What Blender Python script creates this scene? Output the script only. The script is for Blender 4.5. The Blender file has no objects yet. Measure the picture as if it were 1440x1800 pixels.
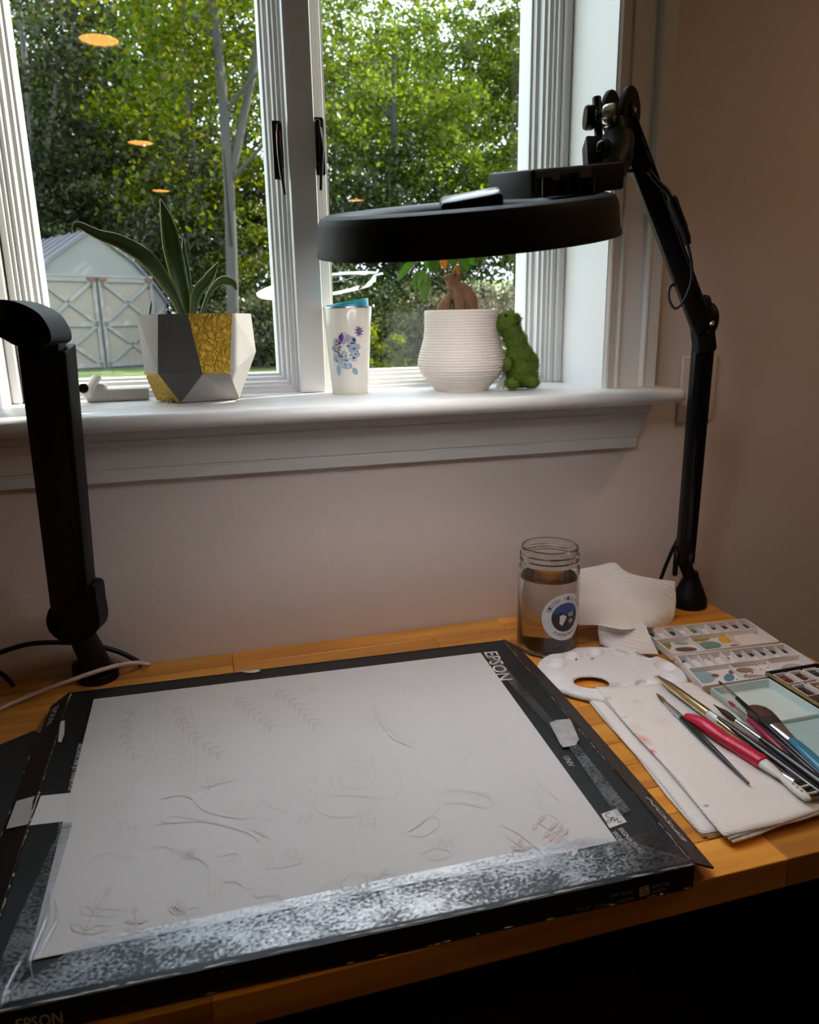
import bpy, bmesh, math, random
import numpy as np
from mathutils import Vector, Matrix

random.seed(7)
SC = bpy.context.scene
COL = SC.collection
pi = math.pi

# ------------------------------------------------------------------ camera
# Rows: world X, Y, Z axes seen in the camera frame (right, down, forward).
RW = np.array([[0.9626912046837769, -0.0830112142996557, 0.2575553973905323],
               [-0.2701015626570603, -0.23689358024435914, 0.933234470799929],
               [-0.016455706448296827, -0.9679827322527537, -0.2504768248476922]])
FPX = 1293.81
CAM = np.array([0.0, -1.041, 1.21])
cam_d = bpy.data.cameras.new('camera')
cam_d.sensor_fit = 'VERTICAL'; cam_d.sensor_height = 36.0
cam_d.lens = FPX / 1800.0 * 36.0
cam_d.clip_start = 0.02; cam_d.clip_end = 400
cam_d.dof.use_dof = True; cam_d.dof.focus_distance = 1.0; cam_d.dof.aperture_fstop = 9.0
cam = bpy.data.objects.new('camera', cam_d); COL.objects.link(cam)
_m = Matrix.Identity(4)
for i in range(3):
    _m[i][0] = RW[i][0]; _m[i][1] = -RW[i][1]; _m[i][2] = -RW[i][2]; _m[i][3] = CAM[i]
cam.matrix_world = _m
SC.camera = cam

# ------------------------------------------------------------------ sky, sun, exposure
SUN_TO = Vector((0.137, 0.052, 0.125)).normalized()     # towards the sun
world = bpy.data.worlds.new('sky'); SC.world = world; world.use_nodes = True
wn = world.node_tree; bg = wn.nodes['Background']
bg.inputs[0].default_value = (0.78, 0.88, 1.0, 1); bg.inputs[1].default_value = 2.8
sun_d = bpy.data.lights.new('sun', 'SUN'); sun_d.energy = 10.0; sun_d.angle = math.radians(0.6)
sun_d.color = (1.0, 0.93, 0.80)
sun = bpy.data.objects.new('sun', sun_d); COL.objects.link(sun)
sun.rotation_euler = SUN_TO.to_track_quat('Z', 'Y').to_euler(); sun.location = (8, 3, 8)
vs = SC.view_settings
vs.view_transform = 'Standard'; vs.look = 'None'; vs.gamma = 1.0; vs.use_curve_mapping = False
vs.exposure = 0.95
cy = SC.cycles
cy.use_denoising = True; cy.max_bounces = 14; cy.diffuse_bounces = 5; cy.glossy_bounces = 4
cy.transmission_bounces = 14; cy.transparent_max_bounces = 12; cy.caustics_reflective = False
cy.caustics_refractive = False; cy.sample_clamp_indirect = 6.0

# ------------------------------------------------------------------ measuring helpers
def ray(x, y): return RW @ np.array([x - 720.0, y - 900.0, FPX])
def D(x, y, z=0.74):                       # where the sight line meets the level z
    r = ray(x, y); return Vector(CAM + r * ((z - CAM[2]) / r[2]))
def W(x, y, wy):                           # where it meets the upright plane y = wy
    r = ray(x, y); return Vector(CAM + r * ((wy - CAM[1]) / r[1]))
def DP(x, y, d):                           # at distance d in front of the lens
    return Vector(CAM + ray(x, y) * (d / FPX))

# ------------------------------------------------------------------ materials
def new_mat(name):
    m = bpy.data.materials.new(name); m.use_nodes = True
    nt = m.node_tree; return m, nt, nt.nodes, nt.links, nt.nodes['Principled BSDF']

def mat(name, col, rough=0.5, metal=0.0, bump=0.0, bscale=60.0, var=0.0, vscale=8.0, spec=0.5,
        coat=0.0, stretch=None, trans=0.0, sheen=0.0, wear=None):
    m, nt, N, L, b = new_mat(name)
    b.inputs['Base Color'].default_value = (*col, 1)
    b.inputs['Roughness'].default_value = rough
    b.inputs['Metallic'].default_value = metal
    b.inputs['Specular IOR Level'].default_value = spec
    b.inputs['Coat Weight'].default_value = coat
    if sheen: b.inputs['Sheen Weight'].default_value = sheen
    if trans: b.inputs['Transmission Weight'].default_value = trans
    tc = N.new('ShaderNodeTexCoord'); mp = N.new('ShaderNodeMapping'); L.new(tc.outputs['Object'], mp.inputs[0])
    if stretch: mp.inputs['Scale'].default_value = stretch
    if var:
        n = N.new('ShaderNodeTexNoise'); n.inputs['Scale'].default_value = vscale; n.inputs['Detail'].default_value = 5
        L.new(mp.outputs[0], n.inputs['Vector'])
        mx = N.new('ShaderNodeMix'); mx.data_type = 'RGBA'
        a = [max(0, c * (1 - var)) for c in col]; c2 = [min(1, c * (1 + var)) for c in col]
        mx.inputs['A'].default_value = (*a, 1); mx.inputs['B'].default_value = (*c2, 1)
        L.new(n.outputs['Fac'], mx.inputs['Factor']); L.new(mx.outputs['Result'], b.inputs['Base Color'])
    if wear:                                # chipped specks of another colour
        wcol, wscale, lim = wear
        n = N.new('ShaderNodeTexNoise'); n.inputs['Scale'].default_value = wscale; n.inputs['Detail'].default_value = 6
        L.new(mp.outputs[0], n.inputs['Vector'])
        r = N.new('ShaderNodeMath'); r.operation = 'GREATER_THAN'; r.inputs[1].default_value = lim
        L.new(n.outputs['Fac'], r.inputs[0])
        mx = N.new('ShaderNodeMix'); mx.data_type = 'RGBA'
        mx.inputs['A'].default_value = (*col, 1); mx.inputs['B'].default_value = (*wcol, 1)
        L.new(r.outputs[0], mx.inputs['Factor']); L.new(mx.outputs['Result'], b.inputs['Base Color'])
    if bump:
        n = N.new('ShaderNodeTexNoise'); n.inputs['Scale'].default_value = bscale; n.inputs['Detail'].default_value = 4
        L.new(mp.outputs[0], n.inputs['Vector'])
        bm_ = N.new('ShaderNodeBump'); bm_.inputs['Strength'].default_value = bump; bm_.inputs['Distance'].default_value = 0.002
        L.new(n.outputs['Fac'], bm_.inputs['Height']); L.new(bm_.outputs[0], b.inputs['Normal'])
    return m

def ramp(N, stops):
    r = N.new('ShaderNodeValToRGB'); cr = r.color_ramp
    while len(cr.elements) < len(stops): cr.elements.new(0.5)
    for e, (p, c) in zip(cr.elements, stops): e.position = p; e.color = (*c, 1)
    return r

def emit_mat(name, col, s):
    m, nt, N, L, b = new_mat(name)
    b.inputs['Base Color'].default_value = (*col, 1)
    b.inputs['Emission Color'].default_value = (*col, 1); b.inputs['Emission Strength'].default_value = s
    return m

def leaf_mat(name, cols, trans=0.5, tint=(1.3, 1.35, 0.5)):
    m = bpy.data.materials.new(name); m.use_nodes = True; nt = m.node_tree; N = nt.nodes; L = nt.links
    N.remove(N['Principled BSDF']); out = N['Material Output']
    g = N.new('ShaderNodeNewGeometry'); oi = N.new('ShaderNodeObjectInfo')
    r = ramp(N, [(i / (len(cols) - 1), c) for i, c in enumerate(cols)]); L.new(g.outputs['Random Per Island'], r.inputs[0])
    hs = N.new('ShaderNodeHueSaturation'); L.new(r.outputs[0], hs.inputs['Color'])
    mr = N.new('ShaderNodeMapRange'); mr.inputs['To Min'].default_value = 0.7; mr.inputs['To Max'].default_value = 1.3
    L.new(oi.outputs['Random'], mr.inputs['Value']); L.new(mr.outputs[0], hs.inputs['Value'])
    d = N.new('ShaderNodeBsdfDiffuse'); L.new(hs.outputs[0], d.inputs[0])
    t = N.new('ShaderNodeBsdfTranslucent'); mu = N.new('ShaderNodeMix'); mu.data_type = 'RGBA'; mu.blend_type = 'MULTIPLY'
    mu.inputs['Factor'].default_value = 1; mu.inputs['B'].default_value = (*tint, 1)
    L.new(hs.outputs[0], mu.inputs['A']); L.new(mu.outputs['Result'], t.inputs[0])
    mx = N.new('ShaderNodeMixShader'); mx.inputs[0].default_value = trans
    L.new(d.outputs[0], mx.inputs[1]); L.new(t.outputs[0], mx.inputs[2])
    gl = N.new('ShaderNodeBsdfGlossy'); gl.inputs['Roughness'].default_value = 0.35
    m2 = N.new('ShaderNodeMixShader'); m2.inputs[0].default_value = 0.02
    L.new(mx.outputs[0], m2.inputs[1]); L.new(gl.outputs[0], m2.inputs[2]); L.new(m2.outputs[0], out.inputs[0])
    return m

def film_mat(name, tint, rough, bump, bscale, gain=1.0, stretch=(1, 1, 1), speckle=None):
    """clear sheet: straight-through with a Fresnel reflection"""
    m = bpy.data.materials.new(name); m.use_nodes = True; nt = m.node_tree; N = nt.nodes; L = nt.links
    N.remove(N['Principled BSDF']); out = N['Material Output']
    tr = N.new('ShaderNodeBsdfTransparent'); tr.inputs[0].default_value = (*tint, 1)
    gl = N.new('ShaderNodeBsdfGlossy'); gl.inputs['Roughness'].default_value = rough
    lw = N.new('ShaderNodeLayerWeight'); lw.inputs[0].default_value = 0.5        # Schlick reflectance, same from both sides
    pw = N.new('ShaderNodeMath'); pw.operation = 'POWER'; pw.inputs[1].default_value = 5.0; L.new(lw.outputs['Facing'], pw.inputs[0])
    fr = N.new('ShaderNodeMath'); fr.operation = 'MULTIPLY_ADD'; fr.inputs[1].default_value = 0.96; fr.inputs[2].default_value = 0.04; L.new(pw.outputs[0], fr.inputs[0])
    ml = N.new('ShaderNodeMath'); ml.operation = 'MULTIPLY'; ml.use_clamp = True; ml.inputs[1].default_value = gain
    L.new(fr.outputs[0], ml.inputs[0])
    mx = N.new('ShaderNodeMixShader'); L.new(ml.outputs[0], mx.inputs[0])
    L.new(tr.outputs[0], mx.inputs[1]); L.new(gl.outputs[0], mx.inputs[2]); L.new(mx.outputs[0], out.inputs[0])
    if speckle:                              # unevenly stuck film: fine bubbles in broad patches
        fine, broad = speckle
        tc = N.new('ShaderNodeTexCoord'); mp = N.new('ShaderNodeMapping'); mp.inputs['Scale'].default_value = stretch; L.new(tc.outputs['Object'], mp.inputs[0])
        n1 = N.new('ShaderNodeTexNoise'); n1.inputs['Scale'].default_value = fine; n1.inputs['Detail'].default_value = 5; L.new(mp.outputs[0], n1.inputs['Vector'])
        n2 = N.new('ShaderNodeTexNoise'); n2.inputs['Scale'].default_value = broad; n2.inputs['Detail'].default_value = 3; L.new(mp.outputs[0], n2.inputs['Vector'])
        sm = N.new('ShaderNodeMath'); sm.operation = 'MULTIPLY_ADD'; sm.inputs[1].default_value = .8; L.new(n2.outputs['Fac'], sm.inputs[0]); L.new(n1.outputs['Fac'], sm.inputs[2])
        mr = N.new('ShaderNodeMapRange'); mr.inputs['From Min'].default_value = .80; mr.inputs['From Max'].default_value = 1.04; mr.inputs['To Min'].default_value = .10; mr.inputs['To Max'].default_value = 1.3
        L.new(sm.outputs[0], mr.inputs['Value'])
        m3 = N.new('ShaderNodeMath'); m3.operation = 'MULTIPLY'; m3.use_clamp = True; L.new(ml.outputs[0], m3.inputs[0]); L.new(mr.outputs[0], m3.inputs[1]); L.new(m3.outputs[0], mx.inputs[0])
    if bump:
        tc = N.new('ShaderNodeTexCoord'); mp = N.new('ShaderNodeMapping'); mp.inputs['Scale'].default_value = stretch
        L.new(tc.outputs['Object'], mp.inputs[0])
        n = N.new('ShaderNodeTexNoise'); n.inputs['Scale'].default_value = bscale; n.inputs['Detail'].default_value = 6
        n.inputs['Roughness'].default_value = 0.65
        L.new(mp.outputs[0], n.inputs['Vector'])
        b = N.new('ShaderNodeBump'); b.inputs['Strength'].default_value = bump; b.inputs['Distance'].default_value = 0.002
        L.new(n.outputs['Fac'], b.inputs['Height']); L.new(b.outputs[0], gl.inputs['Normal'])
    return m

# ------------------------------------------------------------------ mesh helpers
ORG = {}
class MB:
    """collects vertices and faces in world coordinates; build() links them as ONE mesh object"""
    def __init__(s): s.v = []; s.f = []; s.uv = None
    def add(s, vs_, fs):
        o = len(s.v); s.v += [tuple(v) for v in vs_]; s.f += [tuple(i + o for i in f) for f in fs]; return s
    def box(s, c, d, rot=None):
        c = Vector(c); x, y, z = d[0] / 2, d[1] / 2, d[2] / 2
        vs_ = [Vector(p) for p in ((-x, -y, -z), (x, -y, -z), (x, y, -z), (-x, y, -z), (-x, -y, z), (x, -y, z), (x, y, z), (-x, y, z))]
        if rot is not None: vs_ = [rot @ v for v in vs_]
        return s.add([c + v for v in vs_], [(0, 3, 2, 1), (4, 5, 6, 7), (0, 1, 5, 4), (1, 2, 6, 5), (2, 3, 7, 6), (3, 0, 4, 7)])
    def rbox(s, c, d, r=0.003, seg=2, rot=None):
        """box with rounded edges"""
        bm = bmesh.new(); bmesh.ops.create_cube(bm, size=1)
        bmesh.ops.scale(bm, vec=d, verts=bm.verts)
        r = min(r, min(d) * 0.49)
        bmesh.ops.bevel(bm, geom=bm.edges[:], offset=r, segments=seg, affect='EDGES', profile=0.5)
        vs_ = [v.co.copy() for v in bm.verts]; bm.verts.index_update()
        fs = [tuple(v.index for v in f.verts) for f in bm.faces]; bm.free()
        c = Vector(c)
        return s.add([c + ((rot @ v) if rot is not None else v) for v in vs_], fs)
    def tube(s, pts, rad, n=10, cap=True, flat=1.0, up=None):
        pts = [Vector(p) for p in pts]; k = len(pts)
        if not hasattr(rad, '__len__'): rad = [rad] * k
        t0 = (pts[1] - pts[0]).normalized()
        a = Vector(up) if up is not None else (Vector((0, 0, 1)) if abs(t0.z) < 0.9 else Vector((1, 0, 0)))
        u = t0.cross(a).normalized(); w = u.cross(t0).normalized()
        vs_ = []; fs = []
        for i, p in enumerate(pts):
            t = (pts[min(i + 1, k - 1)] - pts[max(i - 1, 0)]).normalized()
            u = (u - t * u.dot(t)).normalized(); w = t.cross(u) * -1
            for j in range(n):
                q = 2 * pi * j / n; vs_.append(p + u * (math.cos(q) * rad[i]) + w * (math.sin(q) * rad[i] * flat))
        for i in range(k - 1):
            for j in range(n):
                a_ = i * n + j; b_ = i * n + (j + 1) % n; fs.append((a_, b_, b_ + n, a_ + n))
        if cap: fs += [tuple(range(n))[::-1], tuple(range((k - 1) * n, k * n))]
        return s.add(vs_, fs)
    def lathe(s, prof, o=(0, 0, 0), n=40, frame=None, close=False, a0=0, a1=2 * pi):
        """profile (radius, height) turned about the up axis of frame"""
        X, Y, Z = frame if frame else (Vector((1, 0, 0)), Vector((0, 1, 0)), Vector((0, 0, 1)))
        o = Vector(o); vs_ = []; fs = []; full = abs(a1 - a0 - 2 * pi) < 1e-6; m = n if full else n + 1
        for r, h in prof:
            for j in range(m):
                q = a0 + (a1 - a0) * j / n; vs_.append(o + X * (r * math.cos(q)) + Y * (r * math.sin(q)) + Z * h)
        k = len(prof)
        for i in range(k - 1 if not close else k):
            i2 = (i + 1) % k
            for j in range(n):
                j2 = (j + 1) % m; fs.append((i * m + j, i * m + j2, i2 * m + j2, i2 * m + j))
        if not close and full:
            if prof[0][0] > 1e-5: fs.append(tuple(range(m))[::-1])
            if prof[-1][0] > 1e-5: fs.append(tuple(range((k - 1) * m, k * m)))
        return s.add(vs_, fs)
    def prism(s, poly, ext):
        """polygon (world points) pushed along ext"""
        ext = Vector(ext); n = len(poly); p = [Vector(q) for q in poly]
        return s.add(p + [q + ext for q in p], [tuple(range(n))[::-1], tuple(range(n, 2 * n))] + [(i, (i + 1) % n, (i + 1) % n + n, i + n) for i in range(n)])
    def sweep(s, rings, closed_ring=True, caps=True):
        n = len(rings[0]); vs_ = [p for r in rings for p in r]; fs = []
        for i in range(len(rings) - 1):
            for j in range(n if closed_ring else n - 1):
                j2 = (j + 1) % n; fs.append((i * n + j, i * n + j2, (i + 1) * n + j2, (i + 1) * n + j))
        if caps and closed_ring: fs += [tuple(range(n))[::-1], tuple(range((len(rings) - 1) * n, len(rings) * n))]
        return s.add(vs_, fs)
    def strip(s, pts, w, nrm=(0, 0, 1)):
        """flat ribbon along pts"""
        pts = [Vector(p) for p in pts]; nrm = Vector(nrm); k = len(pts); vs_ = []
        for i, p in enumerate(pts):
            t = (pts[min(i + 1, k - 1)] - pts[max(i - 1, 0)])
            u = nrm.cross(t).normalized(); ww = w[i] if hasattr(w, '__len__') else w
            vs_ += [p - u * ww / 2, p + u * ww / 2]
        return s.add(vs_, [(2 * i, 2 * i + 2, 2 * i + 3, 2 * i + 1) for i in range(k - 1)])
    def grid(s, P, nu, nv):
        vs_ = [P(i / nu, j / nv) for j in range(nv + 1) for i in range(nu + 1)]
        return s.add(vs_, [(j * (nu + 1) + i, j * (nu + 1) + i + 1, (j + 1) * (nu + 1) + i + 1, (j + 1) * (nu + 1) + i) for j in range(nv) for i in range(nu)])
    def ball(s, c, r, n=14, sc=(1, 1, 1), rot=None):
        vs_ = []; fs = []; c = Vector(c); m = n // 2
        for i in range(m + 1):
            a = pi * i / m
            for j in range(n):
                q = 2 * pi * j / n
                v = Vector((math.sin(a) * math.cos(q) * r * sc[0], math.sin(a) * math.sin(q) * r * sc[1], math.cos(a) * r * sc[2]))
                vs_.append(c + (rot @ v if rot is not None else v))
        for i in range(m):
            for j in range(n): fs.append((i * n + j, (i + 1) * n + j, (i + 1) * n + (j + 1) % n, i * n + (j + 1) % n))
        return s.add(vs_, fs)
    def build(s, name, material, parent=None, smooth=35, bevel=0, seg=2, org=None, merge=True, mods=None):
        if parent is not None: o3 = ORG[parent.name]
        elif org is not None: o3 = Vector(org)
        else:
            a = np.array(s.v); o3 = Vector(((a[:, 0].min() + a[:, 0].max()) / 2, (a[:, 1].min() + a[:, 1].max()) / 2, a[:, 2].min()))
        me = bpy.data.meshes.new(name)
        a = np.array(s.v, dtype=float) - np.array(o3)
        me.from_pydata(a.tolist(), [], s.f)
        if merge and len(s.v) < 60000:
            bm = bmesh.new(); bm.from_mesh(me)
            bmesh.ops.remove_doubles(bm, verts=bm.verts, dist=1e-6)
            bmesh.ops.recalc_face_normals(bm, faces=bm.faces)
            if bevel: bmesh.ops.bevel(bm, geom=[e for e in bm.edges if len(e.link_faces) == 2 and e.calc_face_angle(0) > 0.5], offset=bevel, segments=seg, affect='EDGES', profile=0.5)
            bm.to_mesh(me); bm.free()
        if smooth:
            me.shade_smooth()
            if smooth < 180: me.set_sharp_from_angle(angle=math.radians(smooth))
        me.materials.append(material)
        ob = bpy.data.objects.new(name, me); COL.objects.link(ob)
        if parent is not None: ob.parent = parent
        else: ob.location = o3
        ORG[ob.name] = o3
        if mods:
            for t, kw in mods:
                md = ob.modifiers.new(t.lower(), t)
                for kk, vv in kw.items(): setattr(md, kk, vv)
        return ob

def tag(o, label=None, cat=None, group=None, kind=None):
    if label: o['label'] = label
    if cat: o['category'] = cat
    if group: o['group'] = group
    if kind: o['kind'] = kind
    return o
def thing(name, loc, label, cat, group=None, kind=None):
    o = bpy.data.objects.new(name, None); COL.objects.link(o); o.location = Vector(loc); o.empty_display_size = 0.02
    ORG[o.name] = Vector(loc); return tag(o, label, cat, group, kind)
def struct(o): o['kind'] = 'structure'; return o
def bake(ob):
    """apply the modifiers of ob"""
    dg = bpy.context.evaluated_depsgraph_get(); dg.update()
    me = bpy.data.meshes.new_from_object(ob.evaluated_get(dg)); ob.modifiers.clear(); ob.data = me; return ob
def crv(pts, n=8):
    """smooth curve through pts"""
    P = [Vector(p) for p in pts]
    if len(P) < 3: return P
    P = [P[0] * 2 - P[1]] + P + [P[-1] * 2 - P[-2]]; out = []
    for i in range(1, len(P) - 2):
        a, b, c, d = P[i - 1], P[i], P[i + 1], P[i + 2]
        for k in range(n):
            t = k / n
            out.append(0.5 * ((2 * b) + (c - a) * t + (2 * a - 5 * b + 4 * c - d) * t * t + (3 * b - a - 3 * c + d) * t ** 3))
    out.append(P[-2]); return out
def text(s_, p0, p1, up, h, material, parent, name='lettering', eps=0.0004, thick=0.0, bold=0.0):
    """letters from p0 to p1 along the baseline, height h, tops towards up"""
    cu = bpy.data.curves.new('t', 'FONT'); cu.body = s_; cu.resolution_u = 2; cu.offset = bold
    t = bpy.data.objects.new('t', cu); COL.objects.link(t)
    dg = bpy.context.evaluated_depsgraph_get(); dg.update()
    me = bpy.data.meshes.new_from_object(t.evaluated_get(dg)); COL.objects.unlink(t); bpy.data.objects.remove(t)
    V = np.array([v.co[:] for v in me.vertices]); F = [tuple(p.vertices) for p in me.polygons]; bpy.data.meshes.remove(me)
    x0, x1 = V[:, 0].min(), V[:, 0].max(); y0, y1 = 0.0, 0.70
    p0 = Vector(p0); p1 = Vector(p1); dx = p1 - p0; Lx = dx.length; dx.normalize(); up = Vector(up); up = (up - dx * up.dot(dx)).normalized(); nr = dx.cross(up)
    b = MB(); b.add([p0 + dx * ((v[0] - x0) / (x1 - x0) * Lx) + up * ((v[1] - y0) / (y1 - y0) * h) + nr * eps for v in V], F)
    return b.build(name, material, parent, smooth=0, merge=False)

M = {}
# ------------------------------------------------------------------ material library
M['wall'] = mat('greige_wall_paint', (0.68, 0.60, 0.575), 0.75, bump=0.25, bscale=90)
M['ceiling'] = mat('white_ceiling_paint', (0.80, 0.79, 0.77), 0.9)
M['trim'] = mat('white_gloss_trim', (0.65, 0.645, 0.64), 0.38, bump=0.03, bscale=40)
M['carpet'] = mat('charcoal_carpet', (0.06, 0.052, 0.048), 0.95, bump=0.5, bscale=300)
M['pane'] = film_mat('window_glass', (0.97, 0.985, 0.98), 0.0, 0, 1, gain=1.0)
M['black_metal'] = mat('black_satin_metal', (0.004, 0.004, 0.0045), 0.42, bump=0.05, bscale=300, spec=0.25)
M['black_plastic'] = mat('black_textured_plastic', (0.003, 0.003, 0.0035), 0.5, bump=0.15, bscale=700, spec=0.22)
M['black_gloss'] = mat('black_gloss_plastic', (0.004, 0.004, 0.005), 0.14, spec=.25)
M['black_rubber'] = mat('black_cable', (0.004, 0.004, 0.0045), 0.5, spec=.3)
M['chrome'] = mat('chrome', (0.75, 0.75, 0.74), 0.18, 1.0)
M['bronze'] = mat('dark_bronze', (0.035, 0.022, 0.016), 0.35, 0.8)
M['nickel'] = mat('taupe_enamel', (0.52, 0.47, 0.43), 0.35, bump=0.05)
M['pinkwire'] = mat('pale_pink_cable', (0.62, 0.47, 0.43), 0.5)
M['lens'] = film_mat('lens_glass', (0.95, 0.97, 0.97), 0.0, 0, 1, gain=1.3)
M['diffuser'] = emit_mat('lit_led_diffuser', (1.0, 0.965, 0.955), 9.4)
M['paper'] = mat('white_drawing_paper', (0.575, 0.575, 0.59), 0.8, bump=0.05, bscale=900)
M['pencil'] = mat('faint_graphite', (0.495, 0.485, 0.495), 0.85)
M['pencil_red'] = mat('faint_red_pencil', (0.54, 0.465, 0.47), 0.85)
M['blush'] = mat('faint_pencil_shading', (0.52, 0.50, 0.51), 0.85)
M['card'] = mat('black_printed_card', (0.006, 0.008, 0.0095), 0.45, bump=0.12, bscale=160, wear=((0.16, 0.16, 0.155), 140, 0.725))
M['card_flap'] = mat('dark_brown_card', (0.022, 0.015, 0.013), 0.5, bump=0.1, bscale=150, wear=((0.20, 0.18, 0.16), 110, 0.70))
M['chip'] = mat('bare_paper_fibre', (0.55, 0.53, 0.50), 0.9, bump=0.4, bscale=500)
M['print_white'] = mat('white_print', (0.62, 0.63, 0.63), 0.5)
M['print_grey'] = mat('grey_print', (0.48, 0.48, 0.48), 0.5)
M['print_gold'] = mat('pale_gold_print', (0.62, 0.52, 0.40), 0.5)
M['ink'] = mat('black_ink', (0.02, 0.02, 0.02), 0.6)
M['tape'] = film_mat('clear_packing_tape', (0.93, 0.95, 0.97), 0.04, 0.35, 220, gain=3.6, stretch=(1, 1.4, 1), speckle=(300, 22))
M['film'] = film_mat('clear_film', (0.98, 0.98, 0.99), 0.06, 0.25, 30, gain=2.0)
M['foil'] = mat('silver_tape', (0.45, 0.45, 0.45), 0.45, 0.4, bump=0.8, bscale=90, var=0.3, vscale=60)
M['towel'] = None
M['plastic_white'] = mat('white_palette_plastic', (0.84, 0.85, 0.90), 0.32)
M['plastic_cream'] = mat('stained_white_plastic', (0.82, 0.77, 0.77), 0.35, var=0.06, vscale=30)
M['enamel'] = mat('mint_white_enamel', (0.66, 0.78, 0.78), 0.22, var=0.05, vscale=12)
M['tin'] = mat('black_tin', (0.018, 0.016, 0.012), 0.4, 0.3, wear=((0.30, 0.22, 0.08), 55, 0.66))
M['tin_gold'] = mat('worn_gold_edge', (0.42, 0.32, 0.13), 0.4, 0.7, var=0.4, vscale=60)
M['gold'] = mat('gold_metal', (0.80, 0.62, 0.34), 0.2, 1.0)
M['silver'] = mat('silver_ferrule', (0.72, 0.72, 0.74), 0.22, 1.0)
M['lacquer'] = mat('black_lacquer', (0.010, 0.011, 0.013), 0.2, coat=0.5)
M['crimson'] = mat('crimson_lacquer', (0.33, 0.010, 0.055), 0.25, coat=0.5)
M['blue_lacquer'] = mat('blue_lacquer', (0.035, 0.22, 0.36), 0.25, coat=0.4)
M['red_rubber'] = mat('red_rubber', (0.62, 0.012, 0.055), 0.32, coat=0.2)
M['white_gloss'] = mat('white_gloss_plastic', (0.72, 0.71, 0.69), 0.25)
M['bristle'] = mat('brown_bristle', (0.085, 0.032, 0.022), 0.7, bump=0.6, bscale=300, var=0.3, vscale=80)
M['bristle_dark'] = mat('dark_bristle', (0.022, 0.014, 0.011), 0.7, bump=0.5, bscale=300)
M['bristle_tan'] = mat('tan_bristle', (0.16, 0.09, 0.035), 0.6, bump=0.5, bscale=300)
M['clear_plastic'] = mat('clear_acrylic', (0.7, 0.7, 0.68), 0.15)
M['concrete'] = mat('light_concrete', (0.36, 0.35, 0.335), 0.75, bump=0.15, bscale=200, var=0.12, vscale=25)
M['concrete_mid'] = mat('mid_concrete', (0.33, 0.32, 0.31), 0.75, bump=0.15, bscale=200, var=0.15, vscale=25)
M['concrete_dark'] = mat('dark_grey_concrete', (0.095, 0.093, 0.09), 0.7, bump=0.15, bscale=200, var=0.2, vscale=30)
M['gold_leaf'] = mat('crinkled_gold_leaf', (0.62, 0.37, 0.035), 0.40, 0.25, bump=1.0, bscale=120, var=0.25, vscale=60)
M['soil'] = mat('dark_potting_soil', (0.035, 0.024, 0.016), 0.95, bump=1.0, bscale=150)
M['snake'] = None
M['stoneware'] = mat('ribbed_cream_stoneware', (0.68, 0.62, 0.57), 0.85, bump=0.35, bscale=350, var=0.05, vscale=90)
M['bark_brown'] = mat('ginseng_root_bark', (0.20, 0.105, 0.052), 0.85, bump=1.0, bscale=90, var=0.55, vscale=70, stretch=(2.5, 2.5, 0.7))
M['ficus'] = leaf_mat('ficus_leaf', [(0.10, 0.26, 0.025), (0.16, 0.34, 0.04), (0.22, 0.36, 0.09)], 0.45)
M['ficus_yellow'] = leaf_mat('yellowed_leaf', [(0.75, 0.34, 0.02), (0.8, 0.40, 0.03)], 0.4, (1, 0.9, 0.6))
M['twig'] = mat('grey_green_twig', (0.19, 0.16, 0.10), 0.8)
M['bead'] = mat('natural_wood_bead', (0.60, 0.36, 0.20), 0.5)
M['cotton'] = mat('cream_cotton', (0.72, 0.69, 0.62), 0.9)
M['moss'] = mat('green_moss', (0.075, 0.125, 0.012), 0.95, bump=0.8, bscale=250, var=0.4, vscale=60)
M['mossblade'] = leaf_mat('moss_fibre', [(0.06, 0.10, 0.008), (0.11, 0.17, 0.013), (0.19, 0.25, 0.02)], 0.4)
M['tumbler'] = mat('ivory_glazed_ceramic', (0.76, 0.72, 0.64), 0.18)
M['teal'] = mat('teal_plastic', (0.02, 0.36, 0.47), 0.3)
M['steel'] = mat('steel_rim', (0.6, 0.6, 0.6), 0.25, 1.0)
M['wood_bracket'] = mat('worn_brown_stain', (0.09, 0.055, 0.035), 0.8)
M['plate'] = mat('almond_wall_plate', (0.64, 0.55, 0.46), 0.4)
M['leg'] = mat('black_desk_frame', (0.008, 0.008, 0.008), 0.5)
M['sleeve'] = mat('black_folio', (0.010, 0.013, 0.016), 0.6, bump=0.1, bscale=400)

# stave wood: grain along X, tone differs from stave to stave
m, nt, N, L, b = new_mat('honey_pine_stave')
tc = N.new('ShaderNodeTexCoord'); mp = N.new('ShaderNodeMapping'); mp.inputs['Scale'].default_value = (2.2, 34, 34)
L.new(tc.outputs['Object'], mp.inputs[0]); oi = N.new('ShaderNodeObjectInfo')
vm = N.new('ShaderNodeVectorMath'); vm.operation = 'ADD'; L.new(mp.outputs[0], vm.inputs[0])
sc_ = N.new('ShaderNodeMath'); sc_.operation = 'MULTIPLY'; sc_.inputs[1].default_value = 37.0; L.new(oi.outputs['Random'], sc_.inputs[0])
L.new(sc_.outputs[0], vm.inputs[1])
nz = N.new('ShaderNodeTexNoise'); nz.inputs['Scale'].default_value = 1.0; nz.inputs['Detail'].default_value = 6; nz.inputs['Distortion'].default_value = 0.6
L.new(vm.outputs[0], nz.inputs['Vector'])
rp = ramp(N, [(0.30, (0.42, 0.145, 0.020)), (0.5, (0.66, 0.275, 0.036)), (0.72, (0.80, 0.38, 0.065))]); L.new(nz.outputs['Fac'], rp.inputs[0])
hs = N.new('ShaderNodeHueSaturation'); L.new(rp.outputs[0], hs.inputs['Color'])
mr = N.new('ShaderNodeMapRange'); mr.inputs['To Min'].default_value = 0.72; mr.inputs['To Max'].default_value = 1.2
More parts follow.
